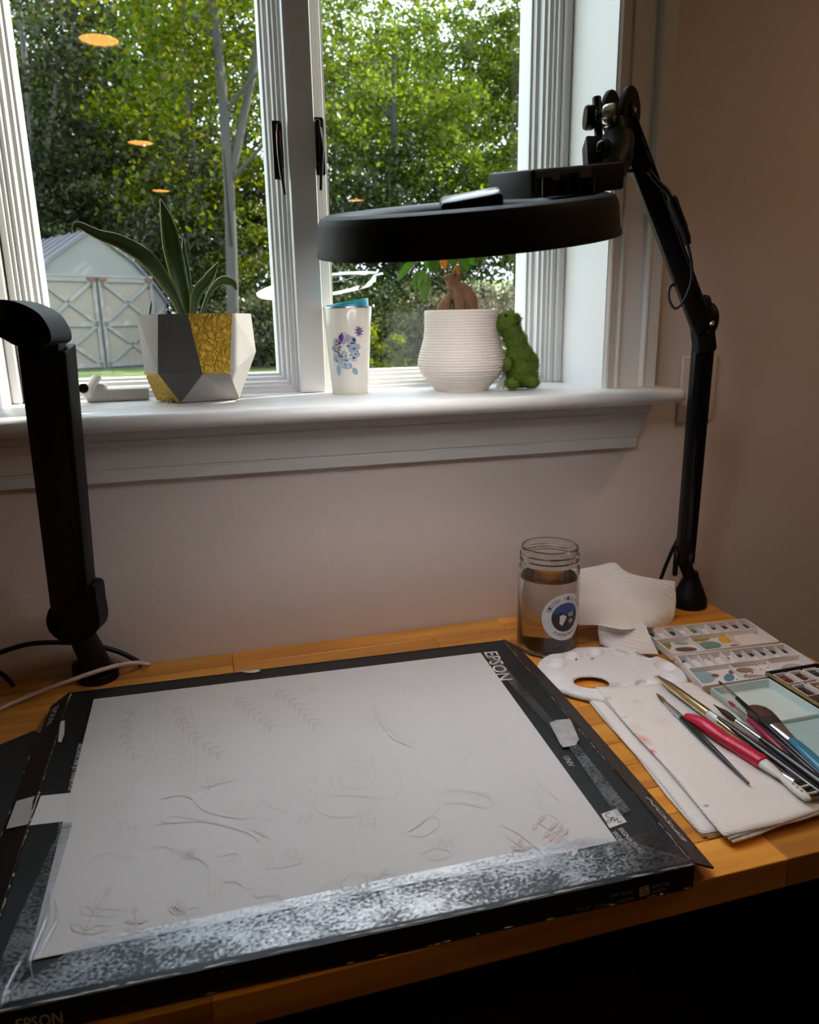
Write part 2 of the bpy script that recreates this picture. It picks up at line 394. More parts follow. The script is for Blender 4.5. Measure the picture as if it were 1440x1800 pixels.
L.new(oi.outputs['Random'], mr.inputs['Value']); L.new(mr.outputs[0], hs.inputs['Value']); L.new(hs.outputs[0], b.inputs['Base Color'])
b.inputs['Roughness'].default_value = 0.42; b.inputs['Coat Weight'].default_value = 0.15; b.inputs['Coat Roughness'].default_value = 0.3
bu = N.new('ShaderNodeBump'); bu.inputs['Strength'].default_value = 0.08; L.new(nz.outputs['Fac'], bu.inputs['Height']); L.new(bu.outputs[0], b.inputs['Normal'])
M['stave'] = m

# paper towel: fine ribs of embossing
def towel_mat(name, col, ribs, stains=()):
    m, nt, N, L, b = new_mat(name)
    b.inputs['Base Color'].default_value = (*col, 1); b.inputs['Roughness'].default_value = 0.95
    tc = N.new('ShaderNodeTexCoord')
    wv = N.new('ShaderNodeTexWave'); wv.inputs['Scale'].default_value = ribs; wv.inputs['Distortion'].default_value = 1.5
    wv.inputs['Detail'].default_value = 2; wv.bands_direction = 'DIAGONAL'
    L.new(tc.outputs['Object'], wv.inputs['Vector'])
    nz = N.new('ShaderNodeTexNoise'); nz.inputs['Scale'].default_value = 350
    L.new(tc.outputs['Object'], nz.inputs['Vector'])
    ad = N.new('ShaderNodeMath'); ad.operation = 'ADD'; L.new(wv.outputs['Fac'], ad.inputs[0]); L.new(nz.outputs['Fac'], ad.inputs[1])
    bu = N.new('ShaderNodeBump'); bu.inputs['Strength'].default_value = 0.38; bu.inputs['Distance'].default_value = 0.0010
    L.new(ad.outputs[0], bu.inputs['Height']); L.new(bu.outputs[0], b.inputs['Normal'])
    prev = None
    for (x, y, rx, ry, c, a) in stains:      # paint blots, in object coordinates
        mp = N.new('ShaderNodeMapping'); mp.vector_type = 'TEXTURE'
        mp.inputs['Location'].default_value = (x, y, 0); mp.inputs['Scale'].default_value = (rx, ry, 1)
        L.new(tc.outputs['Object'], mp.inputs[0])
        sx = N.new('ShaderNodeSeparateXYZ'); L.new(mp.outputs[0], sx.inputs[0])
        cx = N.new('ShaderNodeCombineXYZ'); L.new(sx.outputs[0], cx.inputs[0]); L.new(sx.outputs[1], cx.inputs[1])
        ln = N.new('ShaderNodeVectorMath'); ln.operation = 'LENGTH'; L.new(cx.outputs[0], ln.inputs[0])
        n2 = N.new('ShaderNodeTexNoise'); n2.inputs['Scale'].default_value = 70; L.new(tc.outputs['Object'], n2.inputs['Vector'])
        s1 = N.new('ShaderNodeMath'); s1.operation = 'MULTIPLY_ADD'; s1.inputs[1].default_value = 1.1; L.new(n2.outputs['Fac'], s1.inputs[0]); L.new(ln.outputs['Value'], s1.inputs[2])
        mr = N.new('ShaderNodeMapRange'); mr.inputs['From Min'].default_value = 0.65; mr.inputs['From Max'].default_value = 1.5
        mr.inputs['To Min'].default_value = a; mr.inputs['To Max'].default_value = 0; L.new(s1.outputs[0], mr.inputs['Value'])
        mx = N.new('ShaderNodeMix'); mx.data_type = 'RGBA'; mx.inputs['B'].default_value = (*c, 1)
        if prev is None: mx.inputs['A'].default_value = (*col, 1)
        else: L.new(prev, mx.inputs['A'])
        L.new(mr.outputs[0], mx.inputs['Factor']); prev = mx.outputs['Result']
    if prev is not None: L.new(prev, b.inputs['Base Color'])
    return m
M['towel'] = towel_mat('white_paper_towel', (0.80, 0.765, 0.75), 95)

# variegated snake plant leaf: yellow-green margins by the leaf's own width coordinate
m, nt, N, L, b = new_mat('variegated_leaf')
uv = N.new('ShaderNodeUVMap'); sx = N.new('ShaderNodeSeparateXYZ'); L.new(uv.outputs[0], sx.inputs[0])
nz = N.new('ShaderNodeTexNoise'); nz.inputs['Scale'].default_value = 90; tc = N.new('ShaderNodeTexCoord'); L.new(tc.outputs['Object'], nz.inputs['Vector'])
ad = N.new('ShaderNodeMath'); ad.operation = 'MULTIPLY_ADD'; ad.inputs[1].default_value = 0.15; L.new(nz.outputs['Fac'], ad.inputs[0]); L.new(sx.outputs[0], ad.inputs[2])
rp = ramp(N, [(0.0, (0.42, 0.46, 0.16)), (0.22, (0.05, 0.125, 0.04)), (0.55, (0.10, 0.19, 0.07)), (0.88, (0.05, 0.125, 0.045)), (1.0, (0.42, 0.46, 0.16))])
L.new(ad.outputs[0], rp.inputs[0])
rp2 = ramp(N, [(0.0, (0, 0, 0)), (0.955, (0, 0, 0)), (0.975, (1, 1, 1))]); L.new(sx.outputs[1], rp2.inputs[0])
mx = N.new('ShaderNodeMix'); mx.data_type = 'RGBA'; mx.inputs['B'].default_value = (0.50, 0.27, 0.10, 1)
at = N.new('ShaderNodeAttribute'); at.attribute_type = 'OBJECT'; at.attribute_name = '["dry_tip"]'
mu = N.new('ShaderNodeMath'); mu.operation = 'MULTIPLY'; L.new(rp2.outputs[0], mu.inputs[0]); L.new(at.outputs['Fac'], mu.inputs[1])
L.new(mu.outputs[0], mx.inputs['Factor']); L.new(rp.outputs[0], mx.inputs['A']); L.new(mx.outputs['Result'], b.inputs['Base Color'])
b.inputs['Roughness'].default_value = 0.35
M['snake'] = m

# crinkled gold leaf
m, nt, N, L, b = new_mat('crinkled_gold_leaf')
tc = N.new('ShaderNodeTexCoord'); vo = N.new('ShaderNodeTexVoronoi'); vo.feature = 'DISTANCE_TO_EDGE'; vo.inputs['Scale'].default_value = 85
nz = N.new('ShaderNodeTexNoise'); nz.inputs['Scale'].default_value = 60; nz.inputs['Detail'].default_value = 5; L.new(tc.outputs['Object'], nz.inputs['Vector'])
va = N.new('ShaderNodeVectorMath'); va.operation = 'MULTIPLY_ADD'; va.inputs[1].default_value = (.03, .03, .03); L.new(nz.outputs['Color'], va.inputs[0]); L.new(tc.outputs['Object'], va.inputs[2]); L.new(va.outputs[0], vo.inputs['Vector'])
rp = ramp(N, [(0.0, (0.34, 0.20, 0.012)), (0.08, (0.50, 0.31, 0.02)), (0.45, (0.60, 0.39, 0.03))]); L.new(vo.outputs['Distance'], rp.inputs[0]); L.new(rp.outputs[0], b.inputs['Base Color'])
bu = N.new('ShaderNodeBump'); bu.inputs['Strength'].default_value = 1.0; bu.inputs['Distance'].default_value = .004; L.new(vo.outputs['Distance'], bu.inputs['Height']); L.new(bu.outputs[0], b.inputs['Normal'])
b.inputs['Roughness'].default_value = .38; b.inputs['Metallic'].default_value = .3
M['gold_leaf'] = m
M['panel_gloss'] = mat('smoked_mirror_panel', (.16, .14, .13), .08, .8)
# ------------------------------------------------------------------ the room
ZS = 1.106            # top of the window stool
GY = 0.165            # plane of the glass
XL, XR = -0.259, 0.591
ZT = 2.30
RX0, RX1, RY0, ZC = -2.1, 2.7, -8.2, 2.45
b = MB()
b.box(((RX0 + XL - .016) / 2, .1, ZC / 2), (XL - .016 - RX0, .2, ZC))
b.box(((RX1 + XR + .016) / 2, .1, ZC / 2), (RX1 - XR - .016, .2, ZC))
b.box(((XL + XR) / 2, .1, 1.084 / 2), (XR - XL + .032, .2, 1.084))
b.box(((XL + XR) / 2, .1, (ZT + .016 + ZC) / 2), (XR - XL + .032, .2, ZC - ZT - .016))
struct(b.build('wall_back', M['wall'], smooth=0, merge=False))
struct(MB().box((RX0 - .05, RY0 / 2 + .1, ZC / 2), (.1, -RY0 + .2, ZC)).build('wall_left', M['wall'], smooth=0))
struct(MB().box((RX1 + .05, RY0 / 2 + .1, ZC / 2), (.1, -RY0 + .2, ZC)).build('wall_right', M['wall'], smooth=0))
struct(MB().box(((RX0 + RX1) / 2, RY0 - .05, ZC / 2), (RX1 - RX0 + .2, .1, ZC)).build('wall_front', M['wall'], smooth=0))
struct(MB().box(((RX0 + RX1) / 2, RY0 / 2 + .1, -.05), (RX1 - RX0 + .2, -RY0 + .2, .1)).build('floor', M['carpet'], smooth=0))
struct(MB().box(((RX0 + RX1) / 2, RY0 / 2 + .1, ZC + .05), (RX1 - RX0 + .2, -RY0 + .2, .1)).build('ceiling', M['ceiling'], smooth=0))
b = MB(); b.prism([(RX0, 0, 0), (RX0, -.014, 0), (RX0, -.014, .10), (RX0, -.006, .12), (RX0, 0, .12)], (RX1 - RX0, 0, 0))
struct(b.build('baseboard_back', M['trim'], smooth=0))

# recessed ceiling lights, seen as orange ovals in the panes; the last is added
M['lamp_disc'] = emit_mat('warm_lamp_disc', (1.0, 0.43, 0.10), 9.0)
for i, (x, y, lab) in enumerate(((-.311, -2.547, 'recessed round warm ceiling light mirrored largest in the left window pane'),
                       (-.269, -4.513, 'recessed round warm ceiling light mirrored mid-height in the left pane'),
                       (-.217, -6.464, 'recessed round warm ceiling light mirrored lowest in the left pane'),
                       (1.711, -6.719, 'recessed round warm ceiling light mirrored in the right window pane'),
                       (1.45, -.75, 'added unseen warm ceiling light above the right end of the desk'))):
    t = thing('ceiling_light', (x, y, ZC), lab, 'ceiling light', 'recessed ceiling lights')
    MB().lathe([(.083, 0), (.105, -.001), (.108, -.006), (.100, -.010), (.085, -.010), (.083, 0)], (x, y, ZC), 40, close=False).build('trim_ring', M['trim'], t)
    MB().lathe([(0.0001, -.004), (.083, -.004), (.083, -.0005), (0.0001, -.0005)], (x, y, ZC), 40).build('lamp_disc', M['lamp_disc'], t)
    if y > -1.5:                            # added out of view over the desk end to warm the right wall
        sd = bpy.data.lights.new('beam', 'SPOT'); sd.energy = 13; sd.color = (1.0, .66, .42); sd.spot_size = math.radians(125); sd.spot_blend = .9; sd.shadow_soft_size = .07
        so = bpy.data.objects.new('beam', sd); COL.objects.link(so); so.parent = t; so.location = (0, 0, -.02)

# ------------------------------------------------------------------ the window
win = struct(thing('window_1', ((XL + XR) / 2, .1, ZS), None, None))
win['label'] = 'white twin casement window with dark locks above the desk'
b = MB(); b.box((XL - .008, .09, (ZS + ZT) / 2), (.016, .22, ZT - ZS)); b.build('jamb', M['trim'], win, smooth=0)
b = MB(); b.box((XR + .008, .09, (ZS + ZT) / 2), (.016, .22, ZT - ZS)); b.build('jamb', M['trim'], win, smooth=0)
b = MB(); b.box(((XL + XR) / 2, .09, ZT + .008), (XR - XL + .032, .22, .016)); b.build('head_jamb', M['trim'], win, smooth=0)
b = MB(); b.rbox((.166, .155, (ZS + ZT) / 2), (.0385, .10, ZT - ZS), .0025, 2); b.build('mullion', M['trim'], win)
for sx, x in ((1, XL), (-1, XR)):            # stops between jamb and sash
    b = MB(); b.rbox((x + sx * .0065, .150, (ZS + ZT) / 2), (.013, .075, ZT - ZS), .002, 1); b.build('stop', M['trim'], win)

def frame(b, x0, x1, z0, z1, prof):
    """moulded frame: profile (inset, y) mitred round a rectangle"""
    rings = []
    for cx, cz, sx, sz in ((x0, z0, 1, 1), (x1, z0, -1, 1), (x1, z1, -1, -1), (x0, z1, 1, -1), (x0, z0, 1, 1)):
        rings.append([Vector((cx + sx * i, y, cz + sz * i)) for i, y in prof])
    b.sweep(rings, True, False)
PROF = [(0, .205), (0, .122), (.0015, .1195), (.0085, .1195), (.0095, .1245), (.0135, .1250), (.0145, .1300), (.0195, .1305),
        (.0205, .1380), (.0245, .1385), (.0260, .1500), (.0310, .1520), (.0330, .1600), (.036, .1605), (.036, .205)]
for nm, x0, x1, lx in (('sash', -.245, .1565, 1), ('sash', .1755, .579, -1)):
    b = MB(); frame(b, x0, x1, ZS - .008, ZT - .002, PROF)
    s = b.build('sash', M['trim'], win, smooth=20)
    g = MB(); g.box(((x0 + x1) / 2, GY, (ZS + ZT) / 2), (x1 - x0 - .066, .0006, ZT - ZS - .06)); g.build('pane', M['pane'], s, smooth=0)

def lock(cx, cz, y, sx):
    b = MB(); b.rbox((cx, y - .002, cz), (.015, .006, .078), .003, 2)
    b.rbox((cx + sx * .003, y - .008, cz + .004), (.008, .012, .060), .003, 2)
    o = b.build('window_lock', M['bronze'], win); o['label'] = 'dark bronze casement lock'
    b = MB(); b.tube(crv([(cx + sx * .001, y - .014, cz + .022), (cx, y - .020, cz), (cx + sx * .001, y - .018, cz - .025), (cx + sx * .004, y - .022, cz - .062)], 6), [.0034] * 10 + [.0028] * 5 + [.0022] * 4, 8)
    b.build('lever', M['bronze'], o)
p = W(488, 265, .119); lock(p.x, p.z, .119, 1)
p = W(559, 258, .119); lock(p.x + .002, p.z, .119, -1)

# folded crank on the sill of the left sash
c0 = W(212, 692, .105); zb = ZS
b = MB(); b.rbox((c0.x, .104, zb + .009), (.080, .022, .018), .004, 3)
p = W(172, 668, .10); b.rbox((p.x - .004, .104, zb + .013), (.030, .024, .026), .006, 3)
ck = b.build('crank_handle', M['nickel'], win); ck['label'] = 'folded taupe casement crank'
a0 = W(170, 664, .10); a1 = W(155, 693, .075)
b = MB(); b.tube([a0, a0 * .5 + a1 * .5 + Vector((0, 0, .002)), a1], [.0075, .0065, .006], 12, flat=.7); b.build('crank_arm', M['nickel'], ck)
k0 = W(154, 697, .075); k1 = W(147, 683, .045)
b = MB(); b.tube([k0 + Vector((0, .0, .002)), k0 * .3 + k1 * .7, k1], [.0055, .0068, .0072], 16); kn = b.build('knob', M['white_gloss'], ck)
dv = (k1 - k0).normalized(); b = MB(); b.tube([k1, k1 + dv * .0012], [.0062, .0062], 16); b.build('knob_end', M['bronze'], ck)

# casing with beads
def casing(name, x0, x1):
    d = 1 if x1 > x0 else -1; w = abs(x1 - x0)
    pr = [(0, 0), (0, -.020), (.004, -.0235), (.0075, -.0235), (.0095, -.020), (.010, -.0165), (.0235, -.0165), (.0245, -.0195), (.0270, -.0195), (.0280, -.0165),
          (.035, -.0155), (.055, -.0155), (.0640, -.0175), (.0665, -.0235), (.0695, -.0240), (.0705, -.0215), (w, -.0215), (w, 0)]
    b = MB(); b.sweep([[Vector((x0 + d * i, y, z)) for i, y in pr] for z in (ZS - .004, ZT + .09)], True, True)
    return struct(b.build(name, M['trim'], smooth=25))
casing('trim_1', XR + .001, XR + .092)
casing('trim_2', XL - .001, XL - .092)
b = MB(); b.rbox(((XL + XR) / 2, -.011, ZT + .045), (XR - XL + .02, .022, .09), .003); struct(b.build('trim_3', M['trim']))
# stool (inner sill) with a round nose
b = MB(); nose = [(.0, ZS)] + [(-.073 - .011 * math.sin(a), ZS - .011 + .011 * math.cos(a)) for a in [pi * k / 8 for k in range(9)]] + [(.0, ZS - .022)]
X0, X1 = -.360, .703
rings = []
for k, (xx, s_) in enumerate([(X0, .0), (X0 + .001, .35), (X0 + .004, .75), (X0 + .011, 1)] + [(X1 - .011, 1), (X1 - .004, .75), (X1 - .001, .35), (X1, 0.0)]):
    rings.append([Vector((xx, y * 1.0 if y > -.05 else y + .011 * (1 - s_), ZS - .011 + (z - ZS + .011) * (.25 + .75 * s_))) for y, z in nose])
b.sweep(rings, True, True)
b.box(((XL + XR) / 2, .085, ZS - .011), (XR - XL - .0005, .172, .022))
struct(b.build('trim_4', M['trim'], smooth=40, merge=False))
# apron: crown-like moulding with a mitred return
pr = [(0, 1.0085), (.010, 1.0085), (.0135, 1.010), (.0135, 1.0235), (.0125, 1.0245), (.0125, 1.0265), (.0150, 1.028), (.0165, 1.036), (.0195, 1.047), (.0230, 1.058), (.0250, 1.065),
      (.0240, 1.0662), (.0240, 1.0678), (.0275, 1.069), (.0285, 1.0838), (0, 1.0838)]
b = MB(); b.sweep([[Vector((.649 + p_ if p_ else .655, -p_, z)) for p_, z in pr], [Vector((-.317 - p_, -p_, z)) for p_, z in pr]], True, True)
struct(b.build('trim_5', M['trim'], smooth=20))

# blank wall plate beside the casing
b = MB(); pa = W(1194, 684, 0); pb = W(1254, 682, 0)
wp = thing('wall_plate', ((pa.x + pb.x) / 2, 0, 1.044), 'almond plastic wall plate behind the lower arm of the magnifier lamp', 'wall plate')
MB().rbox(((pa.x + pb.x) / 2, -.003, 1.096), (.066, .006, .105), .0028, 3).build('cover', M['plate'], wp)
for dz in (.03, -.03): MB().lathe([(.0028, 0), (.0028, .0012), (.0018, .0016), (.0001, .0016)], ((pa.x + pb.x) / 2, -.006, 1.096 + dz), 12, frame=(Vector((1, 0, 0)), Vector((0, 0, 1)), Vector((0, -1, 0)))).build('screw', M['plate'], wp)

# ------------------------------------------------------------------ the desk
DT = .74; DX0, DX1, DY0, DY1 = -.86, .797, -.593, -.003
desk = thing('desk', ((DX0 + DX1) / 2, (DY0 + DY1) / 2, 0), 'honey-coloured wooden desk of glued staves on a black frame', 'desk')
b = MB(); b.box(((DX0 + DX1) / 2, (DY0 + DY1) / 2, DT - .019), (DX1 - DX0 - .002, DY1 - DY0 - .002, .022)); b.build('core', M['stave'], desk, smooth=0)
rs = random.Random(11); rows = 14; rw = (DY1 - DY0) / rows; meshes = {}
for r in range(rows):
    x = DX0; y = DY0 + (r + .5) * rw
    while x < DX1 - .001:
        ln = rs.choice((.24, .30, .36, .42, .50))
        if x == DX0: ln = rs.choice((.13, .21, .27, .33))
        if x + ln > DX1 - .10: ln = DX1 - x
        key = round(ln, 4)
        if key not in meshes:
            q = MB(); q.rbox((0, 0, 0), (ln - .0005, rw - .0005, .030), .0006, 1); o = q.build('stave', M['stave'], None, org=(0, 0, 0)); meshes[key] = o.data
        else:
            o = bpy.data.objects.new('stave', meshes[key]); COL.objects.link(o)
        o.parent = desk; o.location = Vector((x + ln / 2, y, DT - .015 + rs.uniform(-.0001, 0.0001))) - ORG[desk.name]
        x += ln
for x in (DX0 + .06, DX1 - .06):
    for y in (DY0 + .07, DY1 - .06):
        MB().rbox((x, y, (DT - .03) / 2), (.05, .05, DT - .03), .004).build('leg', M['leg'], desk)
    MB().rbox((x, (DY0 + DY1) / 2, DT - .055), (.046, DY1 - DY0 - .19, .05), .004).build('rail', M['leg'], desk)
MB().rbox(((DX0 + DX1) / 2, DY1 - .06, DT - .055), (DX1 - DX0 - .18, .044, .05), .004).build('rail', M['leg'], desk)
MB().rbox(((DX0 + DX1) / 2, DY1 - .025, .355), (DX1 - DX0 - .02, .018, .70), .003).build('added_back_panel', M['leg'], desk)  # added black sheet, stands in for the shade under the desk
for x in (DX0 + .012, DX1 - .012): MB().rbox((x, (DY0 + DY1) / 2, .353), (.02, DY1 - DY0 - .03, .706), .002).build('added_end_panel', M['leg'], desk)  # added black panels, block the lit wall beyond the desk ends
# ------------------------------------------------------------------ outdoors
ZG = DP(62, 655, 15.0).z
m, nt, N, L, b_ = new_mat('sunlit_lawn')
tc = N.new('ShaderNodeTexCoord'); nz = N.new('ShaderNodeTexNoise'); nz.inputs['Scale'].default_value = 0.6; nz.inputs['Detail'].default_value = 8
L.new(tc.outputs['Object'], nz.inputs['Vector']); rp = ramp(N, [(0.3, (0.04, 0.068, 0.012)), (0.6, (0.08, 0.12, 0.02)), (0.8, (0.10, 0.105, 0.04))])
L.new(nz.outputs['Fac'], rp.inputs[0]); L.new(rp.outputs[0], b_.inputs['Base Color']); b_.inputs['Roughness'].default_value = 0.95
M['lawn'] = m
def gz(x, y): return ZG + max(0, y - 17) * .035 + max(0, y - 14) * max(0, min(1, (x - 4) / 6)) * .05
b = MB(); b.grid(lambda u, v: Vector((-40 + 90 * u, .35 + 75 * v, gz(-40 + 90 * u, .35 + 75 * v))), 45, 40)
struct(b.build('ground', M['lawn'], smooth=180))

# --- shed
P0 = DP(52, 655, 14.6); P1 = DP(303, 655, 16.8); P1.z = P0.z = ZG
uX = (P1 - P0).normalized(); uB = Vector((-uX.y, uX.x, 0)); SW = (P1 - P0).length; mid = (P0 + P1) / 2; k_ = SW / 247.0
M['shed'] = mat('pale_painted_metal', (0.145, 0.142, 0.132), 0.6, var=0.12, vscale=1.2)
M['shed_door'] = mat('weathered_cream_door', (0.185, 0.16, 0.128), 0.7, var=0.2, vscale=1.6)
M['shed_brace'] = mat('pale_grey_brace', (0.16, 0.156, 0.145), 0.6)
M['shed_roof'] = mat('grey_ribbed_roof', (0.10, 0.102, 0.115), 0.45, 0.3)
def SP(u, v, d=0): return mid + uX * u + Vector((0, 0, v)) + uB * d
shed = thing('shed', mid, 'pale barn shed with crossed-brace double doors beyond the left pane', 'shed')
H = 222 * k_; prof = [(0, H), (69 * k_, H - 47 * k_), (105 * k_, H - 87 * k_), (123.5 * k_, H - 114 * k_)]
half = [(-u, v) for u, v in prof[::-1]][:-1] + prof
b = MB(); b.prism([SP(-123.5 * k_, 0)] + [SP(u, v) for u, v in half] + [SP(123.5 * k_, 0)], uB * .08); b.build('front_wall', M['shed'], shed, smooth=0)
LEN = 4.6
for s in (-1, 1): b = MB(); b.box((0, 0, 0), (.05, LEN, H - 114 * k_)); rm = Matrix((uX, uB, (0, 0, 1))).transposed(); b.v = [tuple(SP(s * 122 * k_, (H - 114 * k_) / 2, LEN / 2) + rm @ Vector(v)) for v in b.v]; b.build('side_wall', M['shed'], shed, smooth=0)
for i in range(len(half) - 1):
    (u0, v0), (u1, v1) = half[i], half[i + 1]; e = .03
    b = MB(); q = [SP(u0, v0, -.08), SP(u1, v1, -.08), SP(u1, v1, LEN), SP(u0, v0, LEN)]; nrm = (q[1] - q[0]).cross(q[2] - q[0]).normalized(); nrm = nrm if nrm.z > 0 else -nrm
    b.prism(q, nrm * e); rf = b.build('roof_panel', M['shed_roof'], shed, smooth=0)
    for j in range(11):
        d = -.06 + (LEN + .02) * j / 10; a = SP(u0, v0, d) + nrm * (e + .012); c = SP(u1, v1, d) + nrm * (e + .012)
        MB().tube([a, c], .024, 6).build('roof_rib', M['shed_roof'], rf, smooth=0)
def slab(bm_, u0, v0, u1, v1, w, d0, d1):
    a = SP(u0, v0, d0); c = SP(u1, v1, d0); t = (c - a).normalized(); n_ = uB.cross(t).normalized() * (w / 2)
    bm_.prism([a - n_, c - n_, c + n_, a + n_], uB * (d1 - d0))
DH = 150 * k_; DW = 96 * k_
for s, c0 in ((-1, -50.5 * k_), (1, 50.5 * k_)):
    b = MB(); b.prism([SP(c0 - DW / 2, .05, -.03), SP(c0 + DW / 2, .05, -.03), SP(c0 + DW / 2, DH, -.03), SP(c0 - DW / 2, DH, -.03)], uB * .03)
    dr = b.build('door', M['shed_door'], shed, smooth=0)
    e = .07; l, r_, t_, m_, bt = c0 - DW / 2 + e / 2, c0 + DW / 2 - e / 2, DH - .05, DH * .5, .10
    for (u0, v0, u1, v1, w) in ((l, bt - .05, l, DH, e), (r_, bt - .05, r_, DH, e), (l, t_, r_, t_, .08), (l, m_, r_, m_, .09), (l, bt, r_, bt, .09),
                                (l, t_, r_, m_, .075), (l, m_, r_, t_, .075), (l, m_, r_, bt, .075), (l, bt, r_, m_, .075)):
        q = MB(); slab(q, u0, v0, u1, v1, w, -.07, -.03); q.build('brace', M['shed_brace'], dr, smooth=0)
    for (u0, v0) in ((l + .05, t_), (r_ - .05, t_)):
        q = MB(); slab(q, u0 - .09, v0 + .02, u0 + .09, v0 + .02, .07, -.085, -.07); slab(q, u0, v0 - .14, u0, v0 + .05, .06, -.084, -.07); q.build('corner_bracket', M['wood_bracket'], dr, smooth=0)
q = MB(); slab(q, -DW - .06, DH + .03, DW + .06, DH + .03, .06, -.05, 0); q.build('door_track', M['shed_brace'], shed, smooth=0)

# --- foliage: each crown is one mesh of small leaves gathered in sprays
def leaf_mesh(name, n, rx, ry, rz, seed, size=.13, clusters=110, spread=.5, shell=.45):
    g = np.random.default_rng(seed)
    d = g.normal(size=(clusters, 3)); d /= np.linalg.norm(d, axis=1)[:, None]
    rr = (shell + (1 - shell) * g.random(clusters)) ** .8
    cc = d * rr[:, None] * np.array([rx, ry, rz])
    ci = g.integers(0, clusters, n); sp = spread * (0.6 + .8 * g.random(clusters))
    off = g.normal(size=(n, 3)) * np.array([1, 1, .38]) * sp[ci][:, None] * .55
    tilt = g.normal(size=(clusters, 2)) * .25
    off[:, 2] += off[:, 0] * tilt[ci, 0] + off[:, 1] * tilt[ci, 1] - .25 * (off[:, 0] ** 2 + off[:, 1] ** 2) / np.maximum(sp[ci], .1)
    c = cc[ci] + off
    nm = g.normal(size=(n, 3)) * .55 + np.array([.15, -.25, .8]); nm /= np.linalg.norm(nm, axis=1)[:, None]
    a = g.normal(size=(n, 3)); a -= nm * (a * nm).sum(1)[:, None]; a /= np.linalg.norm(a, axis=1)[:, None]; t = np.cross(nm, a)
    s = size * (.6 + .8 * g.random(n))[:, None]
    v = np.stack([c - a * s * .5, c + t * s * .30 - nm * s * .06, c + a * s * .5, c - t * s * .30 - nm * s * .06], 1).reshape(-1, 3)
    me = bpy.data.meshes.new(name); me.vertices.add(4 * n); me.vertices.foreach_set('co', v.ravel().astype(np.float32))
    me.loops.add(4 * n); me.loops.foreach_set('vertex_index', np.arange(4 * n, dtype=np.int32))
    me.polygons.add(n); me.polygons.foreach_set('loop_start', np.arange(0, 4 * n, 4, dtype=np.int32)); me.polygons.foreach_set('loop_total', np.full(n, 4, dtype=np.int32))
    me.update(); me.validate(); return me
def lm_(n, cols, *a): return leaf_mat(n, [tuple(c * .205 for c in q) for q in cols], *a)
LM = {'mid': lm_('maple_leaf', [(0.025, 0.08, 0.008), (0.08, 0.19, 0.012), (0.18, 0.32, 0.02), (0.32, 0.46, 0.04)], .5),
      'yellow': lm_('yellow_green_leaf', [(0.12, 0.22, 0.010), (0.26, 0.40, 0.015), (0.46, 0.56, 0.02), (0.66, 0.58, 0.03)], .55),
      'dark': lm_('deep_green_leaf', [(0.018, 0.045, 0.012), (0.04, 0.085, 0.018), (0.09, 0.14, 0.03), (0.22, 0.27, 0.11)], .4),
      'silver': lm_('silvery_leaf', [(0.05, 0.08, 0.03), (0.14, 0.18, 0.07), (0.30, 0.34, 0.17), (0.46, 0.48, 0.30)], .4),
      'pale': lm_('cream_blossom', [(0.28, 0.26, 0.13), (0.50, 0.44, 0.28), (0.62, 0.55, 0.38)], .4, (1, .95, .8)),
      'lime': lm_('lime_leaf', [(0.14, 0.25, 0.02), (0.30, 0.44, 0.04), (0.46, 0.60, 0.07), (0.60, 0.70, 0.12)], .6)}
M['trunk_grey'] = mat('grey_bark', (0.036, 0.033, 0.027), 0.9, bump=1.0, bscale=14, var=0.35, vscale=7, stretch=(1, 1, .3))
M['trunk_pale'] = mat('pale_birch_bark', (0.08, 0.077, 0.068), 0.9, bump=0.6, bscale=14, var=0.3, vscale=6, stretch=(1, 1, .5))
M['trunk_dark'] = mat('dark_bark', (0.04, 0.037, 0.032), 0.9, bump=1.0, bscale=14, var=0.3, vscale=7, stretch=(1, 1, .3))
CROWN = {}
def crown(kind, var, sz):
    key = (kind, var, sz)
    if key not in CROWN:
        n, rx, ry, rz, size, cl, sp, sh = {'big': (11000, 2.7, 2.7, 5.2, .15, 150, .62, .30), 'airy': (12500, 3.0, 2.6, 5.0, .14, 120, .60, .30),
                                     'small': (6500, 1.7, 1.6, 2.4, .115, 90, .42, .35), 'shrub': (5000, 1.25, 1.1, 1.0, .085, 60, .32, .35)}[sz]
        me = leaf_mesh(f'{kind}_{sz}_crown', n, rx, ry, rz, 100 + var * 17 + hash_(key), size, cl, sp, sh); me.materials.append(LM[kind]); CROWN[key] = me
    return CROWN[key]
def hash_(k): return sum(ord(c) for c in str(k)) % 97
rt = random.Random(5)
